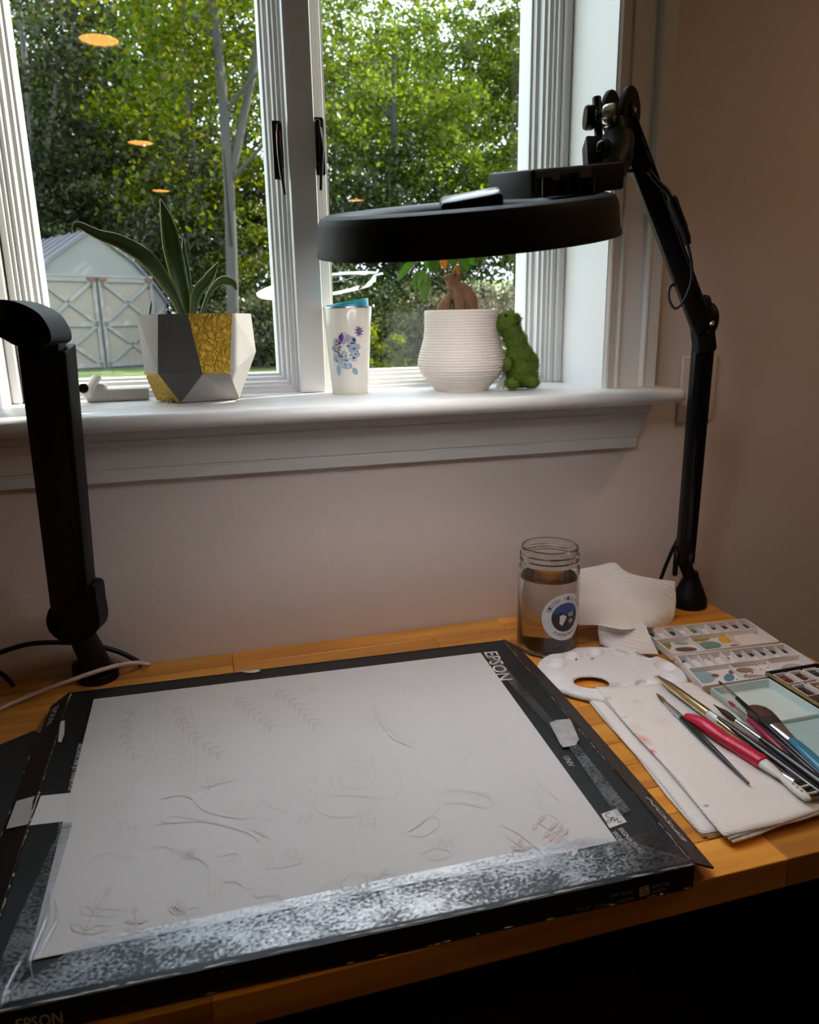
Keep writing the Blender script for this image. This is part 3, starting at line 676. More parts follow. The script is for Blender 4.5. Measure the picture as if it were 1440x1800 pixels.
def tree(name, px, dep, kind, sz, label, cz=None, sc=1.0, tr='trunk_grey', tw=.11, cat='tree', group=None, lean=0.0, fork=False, var=0, top=None):
    p = DP(px, 600, dep); x, y = p.x, p.y; z0 = gz(x, y)
    t = thing(name, (x, y, z0), label, cat, group)
    me = crown(kind, var, sz); o = bpy.data.objects.new('foliage', me); COL.objects.link(o); o.parent = t; o['kind'] = 'stuff'
    rz_ = {'big': 5.2, 'airy': 5.0, 'small': 2.4, 'shrub': 1.0}[sz]
    hz = cz if cz is not None else rz_ * sc * (.98 if sz != 'shrub' else .8)
    o.location = (lean * hz * .5, 0, hz); o.scale = (sc, sc, sc); o.rotation_euler = (0, 0, rt.uniform(0, 6.28))
    if tr:
        h = top if top else hz + rz_ * sc * .6; b = MB(); pts = []; rad = []
        for k in range(9):
            f = k / 8; pts.append(Vector((x + lean * h * f + .10 * math.sin(f * 5 + px) * tw / .11, y + .08 * math.cos(f * 4 + px), z0 - .1 + h * f))); rad.append(tw * (1.15 - .7 * f) if k else tw * 1.35)
        b.tube(pts, rad, 10)
        for k in range(6 if sz != 'shrub' else 3):
            f = .35 + .1 * k; q = pts[int(f * 8)]; a = rt.uniform(0, 6.28); ln = (1.3 if sz == 'small' else 2.2) * sc * rt.uniform(.6, 1.1)
            b.tube([q, q + Vector((math.cos(a) * ln * .5, math.sin(a) * ln * .5, ln * .45)), q + Vector((math.cos(a) * ln, math.sin(a) * ln, ln * .75))], [tw * .4, tw * .25, tw * .1], 6)
        if fork:
            q = pts[3]; b.tube(crv([q, q + Vector((.28, 0, .9)), q + Vector((.75, 0, 2.6)), q + Vector((1.3, .1, 5.2))], 4), [tw * .7] * 5 + [tw * .6] * 4 + [tw * .4] * 4, 8)
        b.build('trunk', M[tr], t, smooth=60, merge=False)
    return t
G1 = 'woodland trees beyond the windows'
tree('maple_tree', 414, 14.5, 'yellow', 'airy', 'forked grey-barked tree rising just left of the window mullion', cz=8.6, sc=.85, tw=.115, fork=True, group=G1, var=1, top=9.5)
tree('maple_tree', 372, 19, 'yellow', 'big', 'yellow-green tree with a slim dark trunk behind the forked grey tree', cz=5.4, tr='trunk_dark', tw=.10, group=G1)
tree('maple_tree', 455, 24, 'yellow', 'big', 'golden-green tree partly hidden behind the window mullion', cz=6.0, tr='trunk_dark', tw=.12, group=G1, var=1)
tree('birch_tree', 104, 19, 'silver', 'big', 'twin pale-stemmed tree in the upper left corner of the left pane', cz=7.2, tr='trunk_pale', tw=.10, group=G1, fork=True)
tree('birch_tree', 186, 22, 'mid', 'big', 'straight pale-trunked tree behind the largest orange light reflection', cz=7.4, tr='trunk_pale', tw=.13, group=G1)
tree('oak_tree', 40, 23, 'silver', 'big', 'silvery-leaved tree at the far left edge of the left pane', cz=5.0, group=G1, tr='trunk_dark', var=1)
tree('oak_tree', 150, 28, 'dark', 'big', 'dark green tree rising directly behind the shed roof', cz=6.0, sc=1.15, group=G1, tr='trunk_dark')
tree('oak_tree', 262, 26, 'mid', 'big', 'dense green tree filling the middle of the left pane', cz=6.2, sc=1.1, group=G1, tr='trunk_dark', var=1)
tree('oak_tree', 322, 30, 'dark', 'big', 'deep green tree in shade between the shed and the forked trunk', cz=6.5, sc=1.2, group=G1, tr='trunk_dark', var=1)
tree('oak_tree', 215, 36, 'mid', 'big', 'tall leafy tree far behind the shed', cz=9.5, sc=1.45, group=G1, tr=None)
tree('oak_tree', 70, 35, 'mid', 'big', 'tall leafy tree far behind the silvery tree', cz=9.0, sc=1.45, group=G1, tr=None, var=1)
tree('oak_tree', 400, 37, 'mid', 'big', 'tall leafy tree far behind the yellow-green trees', cz=9.0, sc=1.45, group=G1, tr=None, var=2)
tree('oak_tree', -90, 26, 'mid', 'big', 'green tree beyond the left window jamb', cz=6.5, sc=1.2, group=G1, tr=None)
G2 = 'understorey saplings and shrubs'
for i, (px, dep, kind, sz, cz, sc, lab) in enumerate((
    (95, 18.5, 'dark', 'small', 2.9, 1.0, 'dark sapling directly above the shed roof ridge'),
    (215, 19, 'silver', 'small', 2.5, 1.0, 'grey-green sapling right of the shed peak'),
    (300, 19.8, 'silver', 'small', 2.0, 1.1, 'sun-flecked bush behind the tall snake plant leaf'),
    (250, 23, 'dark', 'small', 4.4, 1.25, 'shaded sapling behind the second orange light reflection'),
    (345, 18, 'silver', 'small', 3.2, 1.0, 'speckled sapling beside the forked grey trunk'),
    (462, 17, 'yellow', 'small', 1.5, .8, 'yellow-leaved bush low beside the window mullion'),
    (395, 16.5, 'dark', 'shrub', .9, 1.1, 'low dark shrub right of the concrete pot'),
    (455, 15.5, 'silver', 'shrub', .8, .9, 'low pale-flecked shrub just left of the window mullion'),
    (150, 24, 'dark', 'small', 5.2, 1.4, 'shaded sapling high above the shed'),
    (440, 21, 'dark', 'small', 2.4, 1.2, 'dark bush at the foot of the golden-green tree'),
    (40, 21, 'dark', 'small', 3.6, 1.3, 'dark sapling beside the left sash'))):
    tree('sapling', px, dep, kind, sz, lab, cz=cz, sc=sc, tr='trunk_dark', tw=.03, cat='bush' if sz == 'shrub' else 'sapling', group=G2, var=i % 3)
# right pane: lighter, with sky between the leaves
tree('ash_tree', 705, 23, 'lime', 'airy', 'airy lime-green tree in the middle of the right pane', cz=5.6, tw=.13, tr='trunk_dark', group=G1, sc=.95)
tree('ash_tree', 805, 27, 'lime', 'airy', 'open-crowned tree above the magnifier head', cz=6.4, tr='trunk_dark', tw=.11, group=G1, sc=1.0, var=1, lean=.06)
tree('ash_tree', 905, 29, 'lime', 'airy', 'airy tree along the right edge of the right pane', cz=6.8, tr='trunk_dark', tw=.11, group=G1, sc=1.05, var=2, lean=-.04)
tree('ash_tree', 600, 30, 'lime', 'airy', 'lime-green tree just right of the window mullion', cz=6.6, tr='trunk_dark', tw=.12, group=G1, sc=1.1, var=1)
tree('ash_tree', 760, 40, 'mid', 'airy', 'far hazy tree behind the lime-green tree', cz=8.6, tr=None, group=G1, sc=1.35, var=2)
tree('ash_tree', 640, 38, 'mid', 'airy', 'far tree behind the mullion side of the right pane', cz=6.5, tr=None, group=G1, sc=1.3)
tree('ash_tree', 560, 17, 'lime', 'airy', 'near tree whose boughs cross the top of the right pane', cz=8.3, sc=.8, tr='trunk_grey', tw=.12, group=G1, var=2)
tree('ash_tree', 596, 24, 'lime', 'airy', 'high lime-green crown filling the upper left of the right pane', cz=9.6, tr=None, group=G1, sc=.85)
tree('ash_tree', 925, 27, 'lime', 'airy', 'high lime-green crown filling the upper right of the right pane', cz=11.0, tr=None, group=G1, sc=.95, var=1)
tree('ash_tree', 870, 44, 'lime', 'airy', 'far lime-green tree glimpsed beside the right sash', cz=9.5, tr=None, group=G1, sc=1.5, var=1)
tree('ash_tree', 700, 48, 'lime', 'airy', 'farthest lime-green tree in the right pane', cz=10.5, tr=None, group=G1, sc=1.6)
tree('ash_tree', 960, 34, 'lime', 'airy', 'lime-green tree half hidden by the right sash', cz=7.5, tr='trunk_dark', group=G1, sc=1.2)
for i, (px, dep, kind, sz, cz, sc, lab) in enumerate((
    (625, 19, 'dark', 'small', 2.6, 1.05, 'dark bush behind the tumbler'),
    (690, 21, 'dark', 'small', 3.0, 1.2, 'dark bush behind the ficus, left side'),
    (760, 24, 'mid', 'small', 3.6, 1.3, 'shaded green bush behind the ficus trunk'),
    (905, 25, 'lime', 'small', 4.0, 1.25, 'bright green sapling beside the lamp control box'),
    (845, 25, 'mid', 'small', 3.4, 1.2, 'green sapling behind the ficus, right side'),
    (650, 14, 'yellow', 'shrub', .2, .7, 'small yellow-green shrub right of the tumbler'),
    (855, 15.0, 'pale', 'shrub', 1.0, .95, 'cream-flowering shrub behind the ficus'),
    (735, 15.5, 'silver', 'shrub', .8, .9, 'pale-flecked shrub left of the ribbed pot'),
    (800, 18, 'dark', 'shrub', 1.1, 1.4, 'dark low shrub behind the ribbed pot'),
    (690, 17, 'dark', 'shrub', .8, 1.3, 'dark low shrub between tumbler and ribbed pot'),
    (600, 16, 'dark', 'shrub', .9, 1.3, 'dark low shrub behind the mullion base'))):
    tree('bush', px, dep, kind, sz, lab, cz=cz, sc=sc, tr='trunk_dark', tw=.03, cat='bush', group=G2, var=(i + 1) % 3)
# the wood goes on to either side
for px, dep, kind, lab in ((1080, 28, 'lime', 'lime-green tree just beyond the right window casing'), (1240, 31, 'mid', 'leafy tree well to the right of the window'), (1420, 34, 'lime', 'airy tree at the far right of the wood'),
                           (-280, 24, 'mid', 'leafy tree well to the left of the shed'), (-520, 27, 'silver', 'silvery tree at the far left of the wood')):
    tree('ash_tree', px, dep, kind, 'airy', lab, cz=6.8, tr='trunk_dark', group=G1, sc=1.15, var=1)
# ------------------------------------------------------------------ things on the window sill
def uvset(o, uvs):
    l = o.data.uv_layers.new(name='UVMap')
    for lp in o.data.loops: l.data[lp.index].uv = uvs[lp.vertex_index]
def blade(name, pts, wid, parent, material, fold=.25, view=None, n=6, dry=0.0):
    """long leaf: a folded ribbon with a little thickness"""
    P = crv(pts, n); k = len(P); wi = np.interp(np.linspace(0, len(wid) - 1, k), range(len(wid)), wid)
    b = MB(); uv = []; vs_ = []
    for i, p in enumerate(P):
        t = (P[min(i + 1, k - 1)] - P[max(i - 1, 0)]).normalized(); v = (Vector(view) if view else (p - Vector(CAM)).normalized())
        u = t.cross(v).normalized(); nn = u.cross(t).normalized()
        for s in (-1, -.55, 0, .55, 1):
            vs_.append(p + u * (s * wi[i] / 2) + nn * (fold * wi[i] * (1 - s * s) * .5)); uv.append((s * .5 + .5, i / (k - 1)))
    fs = [(i * 5 + j, i * 5 + j + 1, (i + 1) * 5 + j + 1, (i + 1) * 5 + j) for i in range(k - 1) for j in range(4)]
    b.add(vs_, fs); o = b.build(name, material, parent, smooth=180, merge=False); uvset(o, uv)
    o['dry_tip'] = dry
    md = o.modifiers.new('thickness', 'SOLIDIFY'); md.thickness = .0012; md.offset = 0
    return o

# --- faceted pot with a snake plant
base = W(340, 706, .06); base.z = ZS
pot = thing('potted_snake_plant', base, 'variegated snake plant in a faceted grey concrete pot with gold facets', 'potted plant')
T = [W(240, 551, .070), W(278, 551, .022), W(330, 553, .002), W(408, 554, .010), W(441, 551, .062)]
zr = sum(v.z for v in T) / 5
for v in T: v.z = zr
T += [Vector((.062, .128, zr)), Vector((0.0, .146, zr)), Vector((-.062, .128, zr))]
Mm = [W(254, 653, .062), W(278, 655, .018), W(356, 657, -.004), W(404, 657, .002), W(450, 618, .066), Vector((.070, .138, 1.17)), Vector((.0, .150, 1.165)), Vector((-.070, .132, 1.16))]
Bm = [W(276, 697, .072), W(318, 708, .024), W(421, 703, .046), Vector((.05, .106, ZS)), Vector((-.03, .110, ZS))]
for v in Bm: v.z = ZS + .002
MBk = [MB() for _ in range(5)]
light, mid_, dark, gold1, gold2 = MBk
def face(b, *v): b.add(list(v), [tuple(range(len(v)))])
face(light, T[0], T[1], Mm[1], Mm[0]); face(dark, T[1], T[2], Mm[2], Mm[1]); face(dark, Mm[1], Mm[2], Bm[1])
face(gold1, T[2], T[3], Mm[3], Mm[2]); face(mid_, Mm[2], Mm[3], Bm[2], Bm[1]); face(light, T[3], T[4], Mm[4], Mm[3]); face(light, Mm[3], Mm[4], Bm[2])
face(gold2, Mm[0], Mm[1], Bm[1], Bm[0])
for i in (4, 5, 6): face(light, T[i], T[i + 1], Mm[i + 1], Mm[i])
face(light, T[7], T[0], Mm[0], Mm[7]); face(light, Mm[4], Mm[5], Bm[3], Bm[2]); face(light, Mm[5], Mm[6], Bm[3]); face(light, Mm[6], Mm[7], Bm[4], Bm[3])
face(light, Mm[7], Mm[0], Bm[0], Bm[4]); face(light, *Bm[::-1])
cen = sum(T, Vector()) / 8
In = [cen + (v - cen) * .93 for v in T]; Lo = [v - Vector((0, 0, .022)) for v in In]
for i in range(8):
    j = (i + 1) % 8; face(light, T[i], T[j], In[j], In[i]); face(light, In[i], In[j], Lo[j], Lo[i])
body = light.build('pot', M['concrete'], pot, smooth=0)
def skin(b, name, m):
    o = b.build(name, m, pot, smooth=0); md = o.modifiers.new('thickness', 'SOLIDIFY'); md.thickness = .0022; md.offset = 0; return o
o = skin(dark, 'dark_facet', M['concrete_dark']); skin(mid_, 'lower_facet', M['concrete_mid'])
for g in (gold1, gold2): o = skin(g, 'gold_facet', M['gold_leaf']); o['label'] = 'crinkled gold-leaf facet'
b = MB(); b.add([v + Vector((0, 0, .008)) for v in Lo] + [cen - Vector((0, 0, .010))], [(i, (i + 1) % 8, 8) for i in range(8)]); b.build('soil', M['soil'], pot)
for (px, py, y) in ((300, 708, .04), (410, 706, .055), (350, 700, .10)):
    q = D(px, py, ZS); MB().lathe([(.006, 0), (.006, .0035), (.0001, .0035)], (q.x, y, ZS), 12).build('foot', M['concrete_mid'], pot)
y = .062
blade('leaf', [W(330, 558, y), W(322, 520, y), W(306, 450, y - .003), W(295, 395, y), W(282, 349, y)], [.012, .014, .020, .023, .024, .020, .012, .001], pot, M['snake'], .35)
blade('leaf', [W(322, 558, y), W(300, 510, y - .01), W(262, 458, y - .025), W(215, 427, y - .03), W(172, 412, y - .03), W(136, 395, y - .03), W(130, 408, y - .03)], [.010, .013, .018, .021, .019, .016, .012, .009, .006, .004], pot, M['snake'], .45, dry=1.0)
blade('leaf', [W(336, 558, y + .01), W(328, 500, y + .015), W(322, 418, y + .02)], [.010, .013, .012, .002], pot, M['snake'], .3)
blade('leaf', [W(338, 558, y - .008), W(346, 515, y - .015), W(366, 490, y - .02), W(384, 461, y - .02)], [.008, .013, .014, .012, .001], pot, M['snake'], .3)
blade('leaf', [W(352, 558, y), W(368, 515, y), W(388, 494, y), W(408, 496, y), W(416, 510, y)], [.004, .005, .008, .012, .010, .002], pot, M['snake'], .4)
blade('leaf', [W(262, 556, .06), W(265, 540, .06), W(266, 528, .06)], [.002, .003, .0005], pot, M['snake'], .2)

# --- tumbler
c = W(616, 690, .075); c.z = ZS
tb = thing('tumbler', c, 'ivory ceramic tumbler with a teal lid and blue printed collage', 'tumbler')
kx = .0360; kb = .0275; ht = .1255
MB().lathe([(.0001, .0015), (kb - .003, .0015), (kb - .001, .0), (kb, .002), (kb + .002, .03), (kx - .0022, ht - .03), (kx, ht - .002), (kx - .001, ht)], c, 56).build('cup', M['tumbler'], tb)
MB().lathe([(kx - .0008, ht - .0015), (kx + .0003, ht - .001), (kx + .0003, ht + .001), (kx - .003, ht + .0015), (.0001, ht + .0012)], c, 56).build('rim', M['steel'], tb)
b = MB(); n = 48; top = []; bot = []; lo = []
for i in range(n):
    a = 2 * pi * i / n; r = .0320; x = math.cos(a) * r; yy = math.sin(a) * r; f = (x + r) / (2 * r)
    lo.append(c + Vector((x, yy, ht + .0005))); bot.append(c + Vector((x * .99, yy * .99, ht + .002 + .0095 * f))); top.append(c + Vector((x * .95, yy * .95, ht + .0035 + .0100 * f)))
inn = [v * .88 + (sum(top, Vector()) / n) * .12 - Vector((0, 0, .003)) for v in top]
b.sweep([lo, bot, top, inn], True, True); b.build('lid', M['teal'], tb, smooth=50)
# printed collage: small flat shapes wrapped on the cup
def wrap(u, v, off=.00035):
    """u across the front (m), v height"""
    f = min(1, max(0, (v - .03) / .07)); r = kb + .002 + (kx - .0022 - kb - .002) * f + off
    a0 = math.atan2(CAM[1] - c.y, CAM[0] - c.x); a = a0 + u / r
    return Vector((c.x + r * math.cos(a), c.y + r * math.sin(a), c.z + v))
rp_ = random.Random(3)
PRN = {'a': mat('print_pale_blue', (.46, .53, .58), .3), 'b': mat('print_grey_blue', (.32, .38, .46), .3), 'c': mat('print_navy', (.03, .035, .09), .3),
       'd': mat('print_violet', (.12, .04, .22), .3), 'e': mat('print_sky', (.27, .39, .52), .3), 'f': mat('print_mauve', (.38, .30, .34), .3)}
def blob(b, u, v, ru, rv, n=10, jit=.25, off=.00035, rot=0):
    pts = []
    for i in range(n):
        a = 2 * pi * i / n; j = 1 + rp_.uniform(-jit, jit); x = math.cos(a) * ru * j; y_ = math.sin(a) * rv * j
        pts.append(wrap(u + x * math.cos(rot) - y_ * math.sin(rot), v + x * math.sin(rot) + y_ * math.cos(rot), off))
    cc = wrap(u, v, off); b.add(pts + [cc], [(i, (i + 1) % n, n) for i in range(n)])
pb = {k: MB() for k in PRN}
uc, vc = -.006, .064
for i in range(46):
    a = rp_.uniform(0, 6.28); r = .021 * math.sqrt(rp_.random()); k = rp_.choice('aaaabbbef'); blob(pb[k], uc + r * math.cos(a) * .95, vc + r * math.sin(a) * 1.1, rp_.uniform(.003, .006), rp_.uniform(.002, .005), 8, .3, .0003 + i * .000006, rp_.uniform(0, 3))
for i in range(44):
    a = rp_.uniform(0, 6.28); r = .019 * math.sqrt(rp_.random()); blob(pb[rp_.choice('ccccf')], uc + r * math.cos(a), vc + r * math.sin(a) * 1.05, rp_.uniform(.0012, .0034), rp_.uniform(.0006, .0013), 6, .3, .0007, rp_.choice((0, 0, .3, -.5, 1.4)))
blob(pb['d'], -.011, .083, .0038, .0045, 12, .1, .0008); blob(pb['d'], -.009, .0885, .0014, .0016, 8, .2, .0008); blob(pb['c'], .008, .079, .0026, .0028, 9, .3, .0008)
for i in range(9): a = i * 2 * pi / 9; blob(pb['d'], .0165 + .0040 * math.cos(a), .0915 + .0046 * math.sin(a), .0038, .0011, 8, .1, .0006, a)
blob(pb['e'], -.017, .036, .0035, .008, 6, .15, .0005, .1); blob(pb['e'], .0085, .034, .0042, .0062, 6, .15, .0005, .5); blob(pb['b'], -.003, .0405, .008, .003, 10, .1, .0005)
for k in PRN: o = pb[k].build('printed_pattern', PRN[k], tb, smooth=0, merge=False); o['kind'] = 'stuff'

# --- ribbed pot with a ginseng ficus
c = W(811, 690, .047); c.z = ZS
fp = thing('potted_ficus', c, 'ginseng ficus with thick roots in a ribbed cream pot', 'potted plant')
prof = []; hs_ = [(0, .0405), (.004, .043), (.012, .050), (.022, .0595), (.032, .0655), (.042, .0672), (.052, .0655), (.065, .0615), (.080, .0575), (.098, .0560), (.118, .0560)]
for i in range(141):
    h = .118 * i / 140; r = float(np.interp(h, [q[0] for q in hs_], [q[1] for q in hs_]))
    if .008 < h < .115: r += .0006 * math.cos(h / .0040 * 2 * pi)
    prof.append((r, h))
prof = [(.0001, .0005)] + prof + [(.0550, .1195), (.0525, .1195), (.0515, .117), (.0510, .106)]
MB().lathe(prof, c, 72).build('pot', M['stoneware'], fp, smooth=60)
MB().lathe([(.0001, .109), (.03, .1075), (.0515, .106)], c, 40).build('soil', M['soil'], fp)
yb = c.y
def limb(b, pts, rad): P = crv(pts, 5); b.tube(P, list(np.interp(np.linspace(0, len(rad) - 1, len(P)), range(len(rad)), rad)), 14)
b = MB()
limb(b, [W(790, 482, yb), W(795, 500, yb), W(800, 520, yb), W(806, 545, yb + .01)], [.0095, .0085, .010, .009])
limb(b, [W(798, 505, yb), W(812, 512, yb - .008), W(824, 528, yb - .010), W(828, 556, yb - .008)], [.008, .0125, .0135, .0105])
limb(b, [W(801, 510, yb - .006), W(806, 524, yb - .016), W(808, 545, yb - .019), W(809, 558, yb - .018)], [.005, .0085, .0080, .006])
limb(b, [W(796, 515, yb), W(783, 534, yb - .006), W(776, 556, yb - .006)], [.005, .0085, .0115])
limb(b, [W(800, 500, yb - .003), W(806, 488, yb - .003), W(808, 476, yb)], [.005, .003, .002])
rt_ = b.build('root', M['bark_brown'], fp, smooth=180, merge=False)
md = rt_.modifiers.new('blend', 'REMESH'); md.mode = 'VOXEL'; md.voxel_size = .0014; md.use_smooth_shade = True
md = rt_.modifiers.new('soften', 'SMOOTH'); md.factor = .5; md.iterations = 1; bake(rt_); rt_.data.materials.clear(); rt_.data.materials.append(M['bark_brown'])
def twig(pts, r=.0011): P = crv(pts, 5); MB().tube(P, [r * (1.2 - .6 * i / (len(P) - 1)) for i in range(len(P))], 7).build('branch', M['twig'], fp)
twig([W(797, 516, yb - .006), W(775, 500, yb - .015), W(755, 490, yb - .02)]); twig([W(755, 490, yb - .02), W(752, 482, yb - .02), W(760, 478, yb - .02)])
twig([W(796, 500, yb), W(776, 486, yb - .005), W(766, 478, yb - .01), W(756, 455, yb - .01), W(728, 462, yb - .012)])
twig([W(822, 512, yb), W(836, 490, yb), W(849, 462, yb), W(856, 440, yb)], .0010); twig([W(790, 484, yb), W(788, 462, yb), W(780, 440, yb)]); twig([W(799, 482, yb), W(800, 460, yb), W(806, 430, yb)]); twig([W(806, 486, yb), W(812, 465, yb), W(826, 440, yb)])
def leaf(a, b_, w, m='ficus', droop=.12):
    """pointed leaf from stalk a to tip b_"""
    a = Vector(a); b_ = Vector(b_); L_ = (b_ - a).length; mid = (a + b_) / 2 + Vector((0, -.002, L_ * droop))
    return blade('leaf', [a, a * .5 + mid * .5 + Vector((0, 0, L_ * .04)), mid, mid * .45 + b_ * .55, b_], [.0006, .62 * w, w, .95 * w, .6 * w, .0006], fp, M[m], .3, n=4)
leaf(W(741, 474, yb - .02), W(741, 515, yb - .024), .016); leaf(W(733, 478, yb - .018), W(731, 512, yb - .016), .012); leaf(W(753, 486, yb - .022), W(743, 527, yb - .028), .015)
leaf(W(728, 462, yb - .012), W(698, 494, yb - .016), .011); leaf(W(757, 452, yb - .01), W(767, 482, yb - .02), .017); leaf(W(748, 455, yb - .01), W(757, 474, yb - .005), .013)
leaf(W(780, 446, yb), W(762, 470, yb + .01), .014); leaf(W(776, 452, yb - .004), W(782, 474, yb - .008), .011, 'ficus_yellow'); leaf(W(800, 466, yb), W(806, 484, yb - .01), .008, 'ficus_yellow')
leaf(W(806, 448, yb), W(823, 478, yb - .012), .015); leaf(W(812, 446, yb), W(834, 466, yb + .01), .014); leaf(W(846, 445, yb), W(836, 462, yb - .01), .013); leaf(W(826, 440, yb), W(806, 455, yb + .012), .013)
leaf(W(780, 440, yb), W(752, 430, yb), .016); leaf(W(800, 440, yb), W(790, 412, yb), .017); leaf(W(826, 440, yb), W(842, 415, yb), .017); leaf(W(856, 440, yb), W(868, 420, yb), .015); leaf(W(768, 436, yb), W(772, 405, yb), .016)
leaf(W(856, 440, yb), W(838, 425, yb + .01), .014); leaf(W(790, 446, yb), W(797, 468, yb - .014), .012)

# --- bead tassel hung round the pot
q = W(884, 638, yb - .022); tz = thing('bead_tassel', (q.x, q.y, ZS), 'cream cotton tassel with a wooden bead hanging beside the ribbed pot', 'tassel')
MB().ball(q, .0068, 18, (1, 1, .95)).build('bead', M['bead'], tz)
P = crv([W(876, 556, yb + .02), W(880, 590, yb - .016), q + Vector((0, 0, .006))], 6); MB().tube(P, .0006, 6).build('cord', M['cotton'], tz)
b = MB(); rq = random.Random(2)
for i in range(34):
    a = rq.uniform(0, 6.28); r = rq.uniform(0, .0035); s0 = q + Vector((math.cos(a) * r * .4, math.sin(a) * r * .4, -.006)); e = Vector((q.x + rq.uniform(-.012, .004), q.y + math.sin(a) * r - .002, ZS + .0008 + rq.uniform(0, .004)))
    b.tube(crv([s0, s0 * .5 + e * .5 + Vector((.0035, 0, 0)), e], 4), .00055, 5)
o = b.build('fringe', M['cotton'], tz, smooth=0, merge=False); o['kind'] = 'stuff'

# --- moss figurine
ym = c.y - .030
mo = thing('moss_figurine', (W(915, 690, ym).x, ym, ZS), 'green moss-covered animal figurine leaning against the ribbed pot', 'figurine')
b = MB(); sc_px = lambda r: r / 1190.0
for (px, py, dy, r, sc3) in ((893, 567, 0, 20, (1, 1, 1)), (882, 571, -.004, 13, (1, 1, .9)), (899, 582, 0, 19, (1, 1, 1)), (908, 600, 0, 20, (1, 1, 1)), (913, 625, 0, 25, (1, 1, 1)),
                             (916, 648, .002, 29, (1, .95, 1)), (917, 668, .004, 30, (1, .95, .8)), (900, 679, -.016, 12.5, (1, 1.2, .9)), (934, 678, -.014, 14, (1, 1.2, .9)), (930, 640, .004, 18, (1, 1, 1.3)),
                             (893, 640, -.012, 9, (1, 1, 1.5)), (886, 556, -.002, 9, (1, 1, .8)), (905, 562, 0, 12, (1, 1, 1))):
    w_ = W(px, py, ym + dy); rr = sc_px(r)
    if w_.z - rr * sc3[2] < ZS + .0015: w_.z = ZS + .0015 + rr * sc3[2]
    b.ball(w_, rr, 18, sc3)
fb = b.build('body', M['moss'], mo, smooth=180, merge=False)
md = fb.modifiers.new('blend', 'REMESH'); md.mode = 'VOXEL'; md.voxel_size = .0022; md.use_smooth_shade = True
md = fb.modifiers.new('soften', 'SMOOTH'); md.factor = .6; md.iterations = 4; bake(fb); fb.data.materials.clear(); fb.data.materials.append(M['moss'])
g = np.random.default_rng(4); pol = [(p.center.copy(), p.normal.copy()) for p in fb.data.polygons]; vs_ = []; fs = []
o3 = ORG[mo.name]
for i in range(9000):
    cc, nn = pol[g.integers(0, len(pol))]; d = (nn + Vector(g.normal(size=3) * .55) + Vector((0, 0, -.25))).normalized(); s_ = d.cross(Vector(g.normal(size=3))).normalized() * .00035
    p = cc + o3 + Vector(g.normal(size=3) * .0007); ln = .0028 * (.6 + .9 * g.random()); k = len(vs_)
    if (p + d * ln).z < ZS + .0004: continue
    vs_ += [p - s_, p + s_, p + d * ln]; fs.append((k, k + 1, k + 2))
b = MB(); b.add(vs_, fs); o = b.build('moss_fuzz', M['mossblade'], mo, smooth=0, merge=False); o['kind'] = 'stuff'
for (px, py, dy) in ((889, 554, -.014), (911, 569, -.016)): MB().ball(W(px, py, ym + dy), .0022, 10).build('eye', M['black_gloss'], mo)
# ------------------------------------------------------------------ magnifier lamp
def bar(b, a, c, w, t, side, r=.003, ends=(0, 0)):
    """rounded bar from a to c: width w along side, thickness t across"""
    a = Vector(a); c = Vector(c); z = (c - a).normalized(); x = Vector(side); x = (x - z * x.dot(z)).normalized(); y = z.cross(x)
    rot = Matrix((x, y, z)).transposed(); L_ = (c - a).length; b.rbox((a + c) / 2, (w, t, L_), r, 2, rot); return rot
bp = D(1211, 1064); bp.z = DT
lamp = thing('magnifier_lamp', bp, 'black ring magnifier lamp on a jointed arm in the desk corner', 'magnifier lamp')
RT = Vector((.9627, -.2701, -.0165)); UP = Vector((0, 0, 1)); FW = Vector((.2576, .9332, 0)).normalized()
MB().lathe([(.0001, 0), (.0265, 0), (.0280, .002), (.0280, .013), (.0265, .018), (.0215, .030), (.0130, .050), (.0105, .060), (.0001, .060)], bp, 40).build('base', M['black_plastic'], lamp)
j0 = DP(1200, 985, 1.222); j1 = DP(1209, 985, 1.19)
ax = Vector((.80, -.60, 0))
def disc(p, r, t, a, sy=1.0):
    a = Vector(a).normalized(); u = a.cross(UP).normalized(); v = u.cross(a)
    return MB().lathe([(.0001, -t / 2), (r * .93, -t / 2), (r, -t / 2 + t * .2), (r, t / 2 - t * .2), (r * .93, t / 2), (.0001, t / 2)], p, 28, frame=(u, v * sy, a))
ctr = DP(1200, 985, 1.205)
disc(ctr - ax * .010, .022, .008, ax, 1.25).build('lower_joint', M['black_plastic'], lamp); disc(ctr + ax * .012, .020, .008, ax, 1.25).build('lower_joint', M['black_plastic'], lamp)
b = MB(); bar(b, bp + Vector((0, 0, .045)), ctr + Vector((0, 0, .005)), .020, .016, RT, .004); b.build('stem', M['black_plastic'], lamp)
disc(ctr + ax * .0175, .004, .004, ax).build('bolt', M['chrome'], lamp)
A0 = DP(1204, 985, 1.20); E0 = DP(1238, 588, 1.03); T0 = DP(1093, 198, .875)
b = MB(); bar(b, A0, E0, .0275, .020, RT, .0035); b.build('lower_arm', M['black_metal'], lamp)
b = MB(); bar(b, A0 + (E0 - A0) * .08 - FW * .0105, A0 + (E0 - A0) * .92 - FW * .0105, .012, .003, RT, .001); b.build('lower_channel', M['black_gloss'], lamp)
eb = MB(); bar(eb, DP(1240, 622, 1.035), DP(1228, 520, 1.02), .030, .026, RT, .008); eb.ball(DP(1246, 562, 1.02), .0155, 18, (.8, 1, 1.5)); el = eb.build('elbow', M['black_plastic'], lamp, merge=False)
disc(DP(1252, 568, 1.0), .0035, .004, (.3, -.9, 0)).build('bolt', M['chrome'], lamp)
U0 = DP(1236, 580, 1.02)
